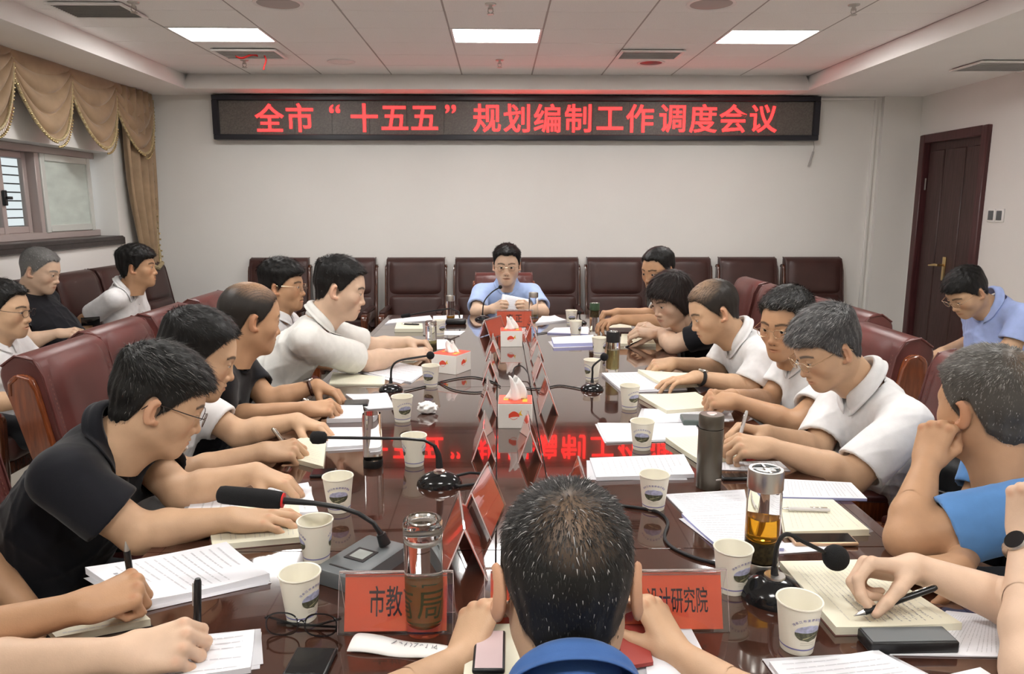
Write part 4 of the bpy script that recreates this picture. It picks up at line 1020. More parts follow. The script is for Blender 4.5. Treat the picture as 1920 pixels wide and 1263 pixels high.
# left side of the table, front to back
person('person of whom only a forearm with a black pen shows, bottom left corner', (1, 0.1), (-0.98, 0.88, 1.20), (0.9, 0.3, -0.5), (-1.32, 0.84, 0.53), *S2((-0.98, 0.88, 1.20), (1, 0.1), 0.10, 0.22),
       (P(-95, 1262, z=0.78), P(232, 1226, z=0.815), (0.95, 0.28, 0.05), (0.30, -0.62, 0.9), 'pinch'), ((-0.98, 1.24, 0.74), (-0.92, 1.10, 0.66), (0.4, -0.9, -0.2), (0.3, 0.1, 1), 'rest'), shirt=C_GREY, near=1, skin='fair', seed=11, hair=dict(n=900))
person('bent forearm with an upright pen below the black polo, rest cut off', (1, 0.15), (-1.20, 1.30, 1.22), (0.9, 0.3, -0.5), (-1.52, 1.24, 0.53), *S2((-1.20, 1.30, 1.22), (1, 0.15), 0.10, 0.22),
       ((-1.00, 1.08, 0.79), P(150, 1138, z=0.84), (0.78, 0.60, 0.12), (-0.1, -0.45, 0.9), 'fist'), ((-1.2, 1.56, 0.76), (-1.02, 1.50, 0.62), (0.9, 0, -0.3), (0.3, 0.1, 1), 'rest'), shirt=C_BLACK2, near=1, skin='tan', seed=12, hair=dict(n=900))
h = P(298, 752, y=1.72)
person('man in a black polo shirt and glasses reading papers at the left front', (1, 0.15), h, (0.84, 0.42, -0.46), (-1.24, 1.76, 0.52), *S2(h, (1, 0.12), 0.15, 0.135, 0.37, 0, 0.10),
       (P(262, 1000, z=0.785), P(430, 972, z=0.812), (0.97, 0.20, -0.06), (0.05, -0.1, 1), 'flat'), (P(340, 925, z=0.79), P(478, 885, z=0.835), (0.95, -0.05, -0.28), (0.25, 0.05, 1), 'rest'),
       shirt=C_BLACK, collar='shirt', near=1, seed=2, fat=1.05, glasses=G_DARK, eye=0.0022, hs=1.03, sleeve=0.66, hair=dict(style='fringe', top=0.021, side=0.006, n=8000, L=0.026, col='pepper', wts=[8, 2.5, .5], up=0.25, comb=(0.2, 1, -0.1), w=0.0006), wr=0.003)
h = P(372, 664, y=2.14)
person('man in a white T-shirt writing, between the black polo and the balding man', (1, 0.1), h, (0.88, 0.30, -0.38), (-1.24, 2.24, 0.52), *S2(h, (1, 0.1), 0.12, 0.175),
       (P(340, 893, z=0.775), P(492, 846, z=0.815), (0.95, 0.30, 0.0), (-0.05, -0.45, 1), 'pen'), (P(450, 815, z=0.785), P(556, 788, z=0.82), (0.97, -0.15, -0.2), (0.2, 0.1, 1), 'rest'),
       shirt=C_WHITE, collar='tee', near=1, seed=3, eye=0.0018, sleeve=0.72, hair=dict(style='short', top=0.018, side=0.006, n=5000, L=0.020, up=0.35, col='black', bald=((0.02, 0.115, 0.09), 0.045), w=0.0006), wr=0.003)
h = P(470, 596, y=2.66)
person('balding man in a black T-shirt with a brown watch, left side of the table', (1, 0.2), h, (0.80, 0.58, -0.22), (-1.22, 2.72, 0.52), *S2(h, (1, 0.15), 0.10, 0.20, 0.37),
       (P(415, 785, z=0.755), P(572, 766, z=0.82), (0.93, 0.30, 0.02), (-0.05, -0.40, 1), 'pen'), (P(505, 752, z=0.775), P(594, 722, z=0.825), (0.93, -0.30, -0.25), (0.2, 0.1, 1), 'rest'),
       shirt=C_BLACK2, collar='tee', near=2, seed=4, skin='tan', eye=0.003, sleeve=0.68, hair=dict(style='short', top=0.005, side=0.005, n=3000, L=0.008, up=0.2, col='thin', thin=((0.0, -0.005, 0.13), 0.085, 1.25), w=0.0006), watch=('L', M_STRAPB), wr=0.003)
h = P(638, 540, y=3.16)
person('man in a white short-sleeved shirt stretching both arms over the table', (1, 0.1), h, (0.95, 0.10, -0.25), (-1.20, 3.06, 0.52), *S2(h, (1, 0.1), 0.13, 0.20, 0.38),
       (P(690, 678, z=0.815), P(765, 662, z=0.83), (0.95, 0.30, -0.05), (0.1, -0.5, 1), 'hold'), (P(700, 652, z=0.83), P(765, 640, z=0.84), (0.95, -0.05, -0.05), (0.1, 0.3, 1), 'hold'),
       shirt=C_OFFW, near=2, seed=5, fat=1.14, skin='fair', eye=0.0022, jaw=1.1, cheek=1.08, sleeve=0.80, hair=dict(style='short', top=0.018, side=0.004, n=3500, L=0.014, up=0.6, col='black'), wr=0.005)
h = P(531, 536, y=3.86)
person('man in a white shirt and thin glasses sitting upright behind the outstretched arms', (1, -0.05), h, (0.97, -0.05, -0.02), (-1.34, 3.92, 0.53), *S2(h, (1, -0.05), 0.05, 0.225),
       (P(505, 705, y=3.72), P(545, 730, y=3.80), (0.9, 0.2, -0.2), (0, 0, 1), 'rest'), ((-1.02, 4.06, 0.66), (-0.86, 4.00, 0.62), (0.9, -0.2, -0.1), (0, 0, 1), 'rest'),
       shirt=C_WHITE, near=3, seed=6, glasses=G_GOLD, hair=dict(style='fringe', top=0.028, side=0.010, n=2500, L=0.024, up=0.4, col='black'), skin='tan')
# far end
h = P(950, 497, y=5.16)
person('man in a light blue shirt and glasses speaking at the far table end', (0, -1), h, (-0.03, -1, -0.10), (0.04, 5.40, 0.53), *S2(h, (0, -1), 0.09, 0.205, 0.37),
       (P(893, 584, y=5.04), P(920, 580, y=4.97), (0.75, -0.30, 0.35), (-0.5, -0.8, 0.35), 'pinch'), (P(1018, 584, y=5.04), P(1000, 580, y=4.97), (-0.70, -0.30, 0.35), (0.5, -0.8, 0.35), 'pinch'),
       shirt=C_BLUE, near=2, seed=7, mouth=0.004, glasses=G_GOLD, skin='fair', hs=1.10, eye=0.0038, button=True, sleeve=0.78, hair=dict(style='short', top=0.020, side=0.007, n=3500, L=0.016, up=0.5, col='black'))
# right side, back to front
h = P(1234, 506, y=4.36)
person('crew-cut man in white reaching his forearms across the table, far right side', (-1, -0.1), h, (-0.72, -0.55, -0.22), (1.32, 4.42, 0.53), *S2(h, (-1, -0.1), 0.10, 0.205),
       (P(1232, 592, y=4.45), P(1158, 585, y=4.36), (-0.95, -0.2, 0.0), (0, 0, 1), 'pinch'), (P(1240, 604, y=4.22), P(1160, 598, y=4.20), (-0.9, -0.4, -0.1), (0, 0, 1), 'rest'),
       shirt=C_GREY, near=3, seed=8, skin='tan', hair=dict(style='short', top=0.014, side=0.004, n=2500, L=0.010, up=0.5, col='black'))
h = P(1257, 560, y=3.72)
person('woman with short dark brown hair in a black top leaning on her elbow', (-1, -0.1), h, (-0.80, -0.42, -0.36), (1.26, 3.84, 0.52), *S2(h, (-1, -0.1), 0.15, 0.15, 0.35),
       (P(1275, 626, z=0.82), P(1222, 626, z=0.84), (-0.9, -0.2, 0.2), (-0.3, -0.5, 0.7), 'pen'), (P(1262, 646, z=0.815), P(1236, 622, y=3.90), (-0.6, 0.5, 0.3), (0, 0, 1), 'rest'),
       shirt=C_BLACK2, collar='tee', near=2, seed=9, skin='fair', fat=1.15, cheek=1.05, eye=0.0022, sleeve=0.62, hair=dict(style='long', top=0.022, side=0.020, n=5000, L=0.05, up=0.12, col='brown', spread=0.3))
h = P(1338, 582, y=3.14)
person('man in white with thinning hair and a black watch writing, right side of the table', (-1, -0.05), h, (-0.90, -0.02, -0.40), (1.34, 3.18, 0.52), *S2(h, (-1, -0.05), 0.16, 0.175, 0.38),
       (P(1345, 692, z=0.76), P(1262, 680, z=0.82), (-0.95, -0.15, -0.05), (0.1, -0.4, 1), 'pen'), (P(1402, 728, z=0.765), P(1305, 706, z=0.825), (-0.95, -0.10, -0.12), (0, 0.1, 1), 'flat'),
       shirt=C_WHITE, near=2, seed=10, button=True, eye=0.0018, jaw=1.05, sleeve=0.82, fat=1.06, hair=dict(style='short', top=0.010, side=0.005, n=3500, L=0.016, up=0.2, col='thin', thin=((-0.01, 0.02, 0.12), 0.075, 1.0), w=0.0006), watch=('L', M_BLACKP), wr=0.0035)
h = P(1474, 606, y=2.72)
person('man in white polo and wire glasses, half hidden behind the grey-haired man', (-1, -0.1), h, (-0.74, -0.62, -0.20), (1.32, 2.70, 0.52), *S2(h, (-1, -0.1), 0.12, 0.195, 0.38),
       (P(1440, 752, z=0.73), P(1372, 742, z=0.83), (-0.9, -0.25, 0.1), (0.0, 0.6, 0.8), 'fist'), (P(1490, 795, z=0.76), P(1380, 752, z=0.83), (-0.95, 0.2, 0.1), (0, -0.5, 0.8), 'fist'),
       shirt=C_WHITE, near=2, seed=13, skin='tan', glasses=G_GOLD, eye=0.0024, sleeve=0.66, hair=dict(style='short', top=0.020, side=0.008, n=3500, L=0.020, up=0.35, col='pepper', bald=((-0.01, 0.135, 0.10), 0.055)))
h = P(1550, 652, y=2.18)
person('grey-haired man in a white shirt and glasses taking notes, right side', (-1, 0.0), h, (-0.86, -0.10, -0.48), (1.36, 2.26, 0.52), *S2(h, (-1, 0.0), 0.16, 0.18, 0.39),
       (P(1528, 845, z=0.75), P(1440, 812, z=0.83), (-0.9, 0.1, 0.15), (0.1, 0.5, 0.9), 'pen'), (P(1598, 893, z=0.765), P(1446, 838, z=0.835), (-0.95, 0.15, 0.05), (0.1, -0.55, 0.8), 'hold'),
       shirt=C_WHITE, near=1, seed=14, glasses=G_GOLD, eye=0.0018, jaw=1.06, hs=0.97, sleeve=0.88, button=True, fat=1.08, hair=dict(style='fringe', top=0.024, side=0.008, n=11000, L=0.024, up=0.16, col='grey', wts=[3, 2.4, 1.2], w=0.0006, comb=(0.2, 1, 0)), wr=0.005)
h = P(1850, 762, y=1.60)
person('man in a mid-blue shirt resting his cheek on his hand, back of head to camera', (-1, 0.3), h, (-0.26, 0.94, -0.14), (1.50, 1.62, 0.52), *S2(h, (-1, 0.15), 0.15, 0.125, 0.39),
       ((1.20, 1.72, 0.76), P(1800, 1062, z=0.80), (-0.95, 0.0, 0), (0, 0, 1), 'flat'), (P(1702, 1012, z=0.80), P(1737, 868, y=1.56), (0.32, 0.22, 0.90), (-0.75, -0.5, 0.35), 'fist'),
       shirt=C_DENIM, near=1, seed=15, fat=1.1, skin='tan', sleeve=0.80, hair=dict(style='short', top=0.018, side=0.009, n=12000, L=0.013, up=0.35, col='greyb', wts=[4, 3, 1.2], w=0.0006, spread=0.2, thin=((0.02, -0.085, 0.085), 0.055, 0.55)), wr=0.004)
h = V((1.16, 1.08, 1.20))
person('person of whom a writing hand and a watch-wearing forearm show, right edge', (-1, 0.05), h, (-0.8, 0.2, -0.4), (1.44, 1.10, 0.53), *S2(h, (-1, 0.05), 0.0, 0.23),
       (P(1985, 1165, z=0.80), P(1716, 1064, z=0.855), (-0.96, 0.10, 0.02), (0.1, 0.55, 0.8), 'pen'), (P(1935, 1262, z=0.79), P(1925, 1010, y=1.20), (0.05, 0.1, 1), (-0.8, -0.5, 0.1), 'fist'),
       shirt=C_GREY, near=1, seed=16, skin='fair', hair=dict(n=900), watch=('L', M_STEEL))
# near end, seen from behind
h = P(1062, 1088, y=0.90)
person('man in a blue shirt seen from behind in the foreground', (0, 1), h, (0.0, 0.97, -0.24), (0.09, 0.48, 0.52), *S2(h, (0, 1), 0.16, 0.155, 0.38),
       ((0.40, 0.90, 0.78), P(1268, 1225, y=1.10), (-0.28, 0.55, 0.50), (0.55, -0.35, 0.65), 'pinch'), ((-0.24, 0.90, 0.78), P(868, 1235, y=1.10), (0.25, 0.60, 0.50), (-0.45, -0.40, 0.70), 'pinch'),
       shirt=C_NAVY, near=1, seed=17, hs=1.02, head_sc=(1.0, 1.0, 1.02), hair=dict(style='short', top=0.010, side=0.006, n=16000, L=0.012, up=0.5, col='salt', wts=[9, 1.4, .5], w=0.0005, spread=0.1, thin=((0.005, -0.085, 0.085), 0.05, 0.5)), wr=0.004, ear=1.18)
# along the walls
h = P(8, 580, y=3.42)
person('young man in white with round glasses cut by the left picture edge', (1, 0), h, (0.96, 0.1, -0.12), (-2.46, 3.42, 0.52), *S2(h, (1, 0), 0.08, 0.21),
       ((-2.26, 3.16, 0.66), (-2.06, 3.28, 0.64), (0.95, 0.2, -0.1), (0, 0, 1), 'rest'), ((-2.28, 3.66, 0.66), (-2.06, 3.54, 0.64), (0.95, -0.2, 0), (0, 0, 1), 'rest'),
       shirt=C_WHITE, near=2, seed=18, glasses=G_DARK, hair=dict(n=2500, top=0.018, side=0.006))
h = P(76, 506, y=4.58)
person('grey-haired man in a black T-shirt holding a phone by the window', (1, 0), h, (0.93, 0.05, -0.32), (-2.70, 4.62, 0.53), *S2(h, (1, 0), 0.09, 0.20, 0.38),
       (P(50, 642, y=4.30), P(108, 624, y=4.36), (0.95, 0.2, 0.05), (0.1, -0.5, 1), 'rest'), (P(100, 625, y=4.82), P(125, 620, y=4.66), (0.9, -0.3, 0.1), (0, 0, 1), 'rest'),
       shirt=C_BLACK2, collar='tee', near=2, seed=19, skin='fair', eye=0.0018, fat=1.1, hs=1.10, hair=dict(style='short', top=0.009, side=0.003, n=5000, L=0.014, up=0.35, col='white', wts=[2, 2, 1]))
h = P(258, 500, y=5.10)
person('man in a white shirt looking aside, sitting beside the curtain', (1, 0.1), h, (0.96, 0.22, -0.02), (-2.72, 5.36, 0.53), *S2(h, (1, 0.2), 0.12, 0.20, 0.38),
       (P(158, 600, y=4.98), P(166, 655, y=5.02), (0.3, 0.1, -0.9), (-0.8, -0.3, 0.2), 'rest'), (P(285, 622, y=5.42), P(302, 640, y=5.3), (0.9, -0.2, -0.2), (0, 0, 1), 'rest'),
       shirt=C_WHITE, near=2, seed=20, skin='tan', button=True, sleeve=0.72, hs=1.12, hair=dict(style='fringe', top=0.026, side=0.010, n=3000, L=0.022, up=0.35, col='black'))
h = P(1812, 547, y=3.95)
person('man in pale blue shirt looking down, on the wooden armchair by the door', (-1, -0.05), h, (-0.78, -0.12, -0.60), (2.86, 4.04, 0.53), *S2(h, (-1, -0.05), 0.19, 0.11, 0.39),
       (P(1832, 640, y=4.2), P(1768, 658, y=4.15), (-0.9, -0.1, -0.3), (0, 0, 1), 'rest'), (P(1895, 652, y=3.74), P(1835, 682, y=3.75), (-0.9, 0.2, -0.3), (0, 0, 1), 'rest'),
       shirt=C_SKY, near=2, seed=21, glasses=G_GOLD, eye=0.0015, fat=1.1, hs=1.05, sleeve=0.8, hair=dict(style='fringe', top=0.020, side=0.008, n=3000, L=0.020, up=0.4, col='black'))
# ================================================================== THINGS ON THE TABLE
ZT = TZ
def bil(c, s, t): return (c[0] * (1 - s) + c[1] * s) * (1 - t) + (c[3] * (1 - s) + c[2] * s) * t
def sheet(name, label, cat, px, th=0.0012, m=M_PAPER, z=0.0, lines=None, curl=0.0, seed=0, cover=None, spine=None, ink=M_PRINTL, group=None, side_m=None, title=False, fan=0, hand=False):
    """px: four corners on the table as seen (far-left, far-right, near-right, near-left); lines=(rows, along_s) printed text"""
    rg = random.Random(seed); zt = ZT + z
    C = [P(u, v, z=zt + th) for u, v in px]; base = (C[0] + C[1] + C[2] + C[3]) / 4; base.z = zt
    root = thing(name, label, cat, base, group=group); C = [c - base for c in C]
    def S(s, t, h=0.0):
        p = bil(C, s, t); e = (2 * s - 1) ** 2 * 0.5 + (2 * t - 1) ** 2 * 0.5
        p.z = th + h + curl * (e + 0.25 * math.sin(5 * s + seed) * math.sin(4 * t + seed))
        if spine is not None: p.z += 0.006 * (1 - math.exp(-((s - spine) / 0.06) ** 2)) * (1 - 0.5 * abs(s - spine)) if True else 0
        return p
    nn = 10
    b = MB(); b.grid(lambda u, v: S(u, v), nn, nn, m)
    lowz = 0.0008
    def side(a0, a1):
        def fn(u, v):
            p = S(*(a0[k] + (a1[k] - a0[k]) * u for k in (0, 1))); p.z = p.z * (1 - v) + lowz * v; return p
        b.grid(fn, nn, 1, side_m or m)
    side((0, 0), (1, 0)); side((1, 0), (1, 1)); side((1, 1), (0, 1)); side((0, 1), (0, 0)); b.poly([V((c.x, c.y, lowz)) for c in C], m)
    b.build('pages' if th > 0.004 or cover else 'paper', root)
    for k in range(fan):
        ang = rg.uniform(-0.10, 0.10); R_ = Matrix.Rotation(ang, 3, 'Z'); off = V((rg.uniform(-0.02, 0.02), rg.uniform(-0.015, 0.015), 0))
        q = MB(); q.poly([(R_ @ V((c.x, c.y, 0)) + off + V((0, 0, 0.0006 + 0.0006 * k))) for c in C], m); solid(q.build('loose_sheet', root), 0.0005)
    if cover:
        cc = (C[0] + C[1] + C[2] + C[3]) / 4
        q = MB(); q.poly([V(((c.x - cc.x) * 1.03 + cc.x, (c.y - cc.y) * 1.03 + cc.y, 0.0005)) for c in C], cover); solid(q.build('cover', root), 0.001)
    if lines:
        rows, along = lines; b = MB()
        for r in range(rows):
            f = 0.10 + 0.80 * r / max(rows - 1, 1); x = 0.09
            tl = title and r == 0
            end = rg.choice((0.92, 0.92, 0.92, 0.6)) if not tl else 0.75
            if tl: x = 0.25
            while x < end:
                wd = rg.uniform(0.03, 0.12); x2 = min(x + wd, end); hh = (0.22 if not tl else 0.5) * 0.8 / max(rows, 8)
                q = [(x, f), (x2, f), (x2, f + hh), (x, f + hh)]
                pts = [S(*(p if along else (p[1], p[0])), 0.0005) for p in q]
                b.poly(pts, M_PRINT if tl else ink); x = x2 + rg.uniform(0.006, 0.016)
        b.build('printed_text', root)
    if hand:
        b = MB()
        for r in range(9):
            f, x = 0.30 + 0.064 * r, 0.56
            while x < 0.94:
                x2 = x + rg.uniform(0.008, 0.022); dy = rg.uniform(-0.006, 0.006)
                b.poly([S(*p, 0.0007) for p in ((f + dy, x), (f + dy, x2), (f + dy + rg.uniform(0.006, 0.016), x2), (f + dy + 0.004, x))], M_PRINT); x = x2 + rg.uniform(0.006, 0.012)
        b.build('handwriting', root)
    return root
def phone(name, label, px, m=M_BLACKG, th=0.009, z=0.0, case=M_BLACKP):
    C = [P(u, v, z=ZT + z + th) for u, v in px]; c = (C[0] + C[1] + C[2] + C[3]) / 4
    ex = ((C[1] - C[0]) + (C[2] - C[3])) / 2; ey = ((C[0] - C[3]) + (C[1] - C[2])) / 2
    root = thing(name, label, 'phone' if 'phone' in name else 'power bank', (c.x, c.y, ZT + z), math.atan2(ex.y, ex.x)); w_, d_ = ex.length, abs(ey.dot(V((-ex.y, ex.x, 0)).normalized()))
    MB().box((0, 0, th / 2), (w_, d_, th), min(0.004, th * 0.4), 3, m=case).build('case', root)
    MB().box((0, 0, th + 0.0003), (w_ - 0.008, d_ - 0.008, 0.0008), 0.0003, 1, m=m).build('screen', root)
    return root

# --- paper cups
CUP_R0, CUP_R1, CUP_HT = 0.0265, 0.0365, 0.088
def cone_pt(a, z, off=0.0004):
    r = CUP_R0 + (CUP_R1 - CUP_R0) * z / CUP_HT + off; return V((r * math.sin(a), -r * math.cos(a), z))
def make_cup():
    root = bpy.data.objects.new('paper_cup', None); COL.objects.link(root); root.empty_display_size = 0.05
    b = MB(); b.lathe([(0, 0.004), (CUP_R0 - 0.002, 0.004), (CUP_R0 - 0.001, 0.0), (CUP_R0, 0.0), (CUP_R1, CUP_HT - 0.002)], 32, M_CUP)
    b.lathe([(CUP_R1, CUP_HT - 0.004), (CUP_R1 + 0.0018, CUP_HT - 0.002), (CUP_R1 + 0.0012, CUP_HT), (CUP_R1 - 0.0012, CUP_HT - 0.001), (CUP_R0 - 0.0008, 0.006), (0, 0.005)], 32, M_CUP); b.build('cup_wall', root)
    z0, z1 = 0.010, 0.0125
    MB().grid(lambda u, v: cone_pt(2 * PI * u, z0 + (z1 - z0) * v), 36, 1, M_CUPB, closed_u=True).build('blue_band', root)
    sky = mat('cup_sky', (0.42, 0.43, 0.58), 0.6, noise=(160, 0.25)); hill = mat('cup_hill', (0.10, 0.10, 0.06), 0.6, noise=(200, 0.6)); road = mat('cup_road', (0.40, 0.37, 0.22), 0.6, noise=(200, 0.3))
    zc, rz_, ra = 0.043, 0.0155, 0.74
    tx = []
    for base_a in (0, PI):
        b = MB(); n = 28
        def ov(k, s=1.0, off=0.0006): a = 2 * PI * k / n; return cone_pt(base_a + ra * s * math.cos(a), zc + rz_ * s * math.sin(a), off)
        def band(t0, t1, m, off):
            def fn(u, v):
                t = t0 + (t1 - t0) * v; hw = math.sqrt(max(1 - t * t, 0)); return cone_pt(base_a + ra * hw * (2 * u - 1), zc + rz_ * t, off)
            b.grid(fn, 14, 5, m)
        band(0.05, 1.0, sky, 0.0006); band(-1.0, 0.08, hill, 0.0007)
        b.grid(lambda u, v: cone_pt(base_a + ra * (-0.55 + 1.25 * u) * 0.8, zc + rz_ * (-0.75 + 0.55 * u + (0.16 - 0.10 * u) * v), 0.0010), 8, 1, road)
        b.build('printed_picture', root)
        t_ = '冷水江市发展和改革局'; b = MB()
        for k, ch in enumerate(t_):
            me = text_mesh(ch, 0.0052, 0.012); ang = (k - 4.5) / 4.5 * 1.02
            ca, sa = math.cos(-ang * 0.85), math.sin(-ang * 0.85)
            for pl in me.polygons:
                pts = []
                for vi in pl.vertices:
                    x, y = me.vertices[vi].co.x, me.vertices[vi].co.y; x, y = x * ca - y * sa, x * sa + y * ca
                    zz = zc + 0.0035 + 0.0215 * math.cos(ang) + y; aa = base_a + 0.90 * math.sin(ang) + x / 0.031; pts.append(cone_pt(aa, zz, 0.0006))
                b.poly(pts, M_CUPB)
            bpy.data.meshes.remove(me)
        for k in range(2): b.grid(lambda u, v: cone_pt(base_a - 0.42 + 0.84 * u, 0.0245 - 0.004 * k + 0.0012 * v, 0.0006), 8, 1, M_RULE)
        b.build('printed_lettering', root, sharp=0)
    return root
cup0 = make_cup(); cups = [
    (636, 955, 0, 'paper cup beside the long black microphone, left side'), (594, 1047, -85, 'paper cup in front of the grey microphone box, left side'), (566, 1156, 45, 'paper cup behind the folded spectacles'),
    (777, 870, 88, 'paper cup crossed by the thin microphone stem'), (755, 788, 20, 'paper cup beside the crumpled tissue'), (808, 723, -25, 'paper cup in front of the orange tissue box, left side'),
    (824, 628, 40, 'paper cup half hidden behind the tall tea bottle, far left'), (1071, 607, 10, 'farthest paper cup on the right side'), (1079, 629, 70, 'paper cup standing left of the green-lidded bottle'),
    (1123, 664, 80, 'paper cup left of the black-lidded bottle'), (1110, 711, -55, 'paper cup behind the small dome microphone, right side'), (1180, 765, 40, 'paper cup beside the open notebook, right side'),
    (1203, 840, 0, 'paper cup on the papers left of the olive flask'), (1225, 951, 0, 'paper cup between the foreground head and the white sheets'), (1371, 1104, 48, 'paper cup behind the red name card on the right'), (1493, 1212, 35, 'paper cup in front of the dome microphone, lower right')]
for k, (u, v, ph, lab) in enumerate(cups):
    o = cup0 if k == 0 else copy_tree(cup0); q = P(u, v, z=ZT + 0.0005); view = math.atan2(q.x, q.y)
    o.location = (q.x, q.y, ZT + 0.0005); o.rotation_euler = (0, 0, -view + rad(ph)); tag(o, lab, 'cup', 'printed paper cups')

# --- glass bottles and flasks
def glass_bottle(label, u, v, h, r, lid, lid_h, liquid=None, fill=(0.1, 0.5), leaves=None, base_m=None, lid_m2=None, inner=True):
    q = P(u, v, z=ZT); root = thing('glass_bottle', label, 'bottle', (q.x, q.y, ZT + 0.0005))
    hb = h - lid_h
    b = MB(); b.lathe([(0, 0.001), (r * 0.96, 0.001), (r, 0.005), (r, hb - 0.012), (r * 0.93, hb)], 32, M_BGLASS)
    if inner: b.lathe([(r * 0.90, hb), (r * 0.86, hb - 0.014), (r * 0.86, 0.022), (r * 0.80, 0.016), (0, 0.016)], 32, M_BGLASS)
    b.build('glass_wall', root)
    ri = r * 0.84
    if liquid: MB().lathe([(0, h * fill[0]), (ri, h * fill[0] + 0.001), (ri, h * fill[1]), (0, h * fill[1])], 28, liquid).build('tea', root)
    if leaves: MB().lathe([(0, h * leaves[0]), (ri, h * leaves[0] + 0.001), (ri, h * leaves[1]), (ri * 0.6, h * leaves[1] + 0.004), (0, h * leaves[1])], 20, M_LEAF).build('tea_leaves', root)
    if base_m: MB().lathe([(0, -0.0002), (r * 1.02, -0.0002), (r * 1.03, 0.002), (r * 1.03, 0.020), (r * 0.99, 0.022)], 32, base_m).build('base_ring', root)
    if lid:
        b = MB(); b.lathe([(r * 0.95, hb - 0.006), (r * 1.02, hb - 0.004), (r * 1.02, h - 0.005), (r * 0.97, h), (r * 0.80, h), (r * 0.76, h - 0.003), (0, h - 0.003)], 32, lid); b.build('lid', root)
        if lid_m2: MB().lathe([(r * 0.74, h - 0.002), (r * 0.68, h + 0.001), (r * 0.62, h - 0.002)], 28, lid_m2).build('lid_ring', root)
    return root
b1 = glass_bottle('tall double-walled glass bottle with clear lid before the red name card', 797, 1180, 0.205, 0.0335, M_ACRYL, 0.026, M_TEAL, (0.10, 0.46), lid_m2=M_CHROME)
MB().lathe([(0.030, 0.166), (0.0325, 0.168), (0.030, 0.170), (0.0325, 0.173), (0.030, 0.176)], 28, M_STEEL).build('thread_ring', b1)
b2 = glass_bottle('glass bottle half full of amber tea with steel lid, right side', 1425, 1066, 0.215, 0.0345, M_STEEL, 0.036, M_TEA, (0.31, 0.53), (0.10, 0.30), M_STEEL, M_GREYP)
for k in range(4): MB().box((0, 0.017, 0.2155), (0.004, 0.020, 0.0012), m=M_CHROME, M=RZ(k * PI / 2)).build('lid_spoke', b2)
glass_bottle('open glass bottle standing on a black base, left side', 700, 873, 0.155, 0.0275, None, 0.0, None, base_m=M_BLACKP)
glass_bottle('tall glass bottle with floating tea leaves before the outstretched hands', 809, 664, 0.17, 0.0285, M_ACRYL, 0.02, M_TEAL, (0.1, 0.42), (0.1, 0.3))
glass_bottle('steel-lidded glass bottle farthest away on the left', 845, 601, 0.165, 0.027, M_STEEL, 0.03, M_TEA, (0.08, 0.2), (0.06, 0.12))
glass_bottle('steel-lidded glass bottle in front of the speaker', 1000, 597, 0.175, 0.0315, M_STEEL, 0.028, M_TEAL, (0.08, 0.16))
M_GREENL = mat('dark_green_lid', (0.035, 0.07, 0.035), 0.35)
glass_bottle('glass bottle with dark green lid, far right', 1114, 627, 0.185, 0.0285, M_GREENL, 0.036, None, leaves=(0.55, 0.75), lid_m2=M_CHROME)
glass_bottle('glass bottle with black ribbed lid, right side', 1148, 697, 0.185, 0.0300, M_BLACKP, 0.042, M_TEAL, (0.08, 0.55), lid_m2=M_CHROME)
q = P(1328, 912, z=ZT); t = thing('vacuum_flask', 'matt olive brown steel flask among the papers, right side', 'flask', (q.x, q.y, ZT))
MB().lathe([(0, 0), (0.0305, 0), (0.0325, 0.003), (0.0325, 0.160), (0.0315, 0.162)], 36, M_OLIVE).build('flask_body', t)
MB().lathe([(0.0315, 0.164), (0.0325, 0.166), (0.0325, 0.196), (0.030, 0.200), (0.014, 0.200)], 36, M_OLIVE).lathe([(0.014, 0.200), (0.013, 0.202), (0, 0.202)], 24, M_STEEL).build('flask_lid', t)
MB().box((0.010, -0.0318, 0.030), (0.016, 0.0016, 0.004), 0.0005, 1, m=M_STEEL, M=RZ(rad(14))).build('badge', t)

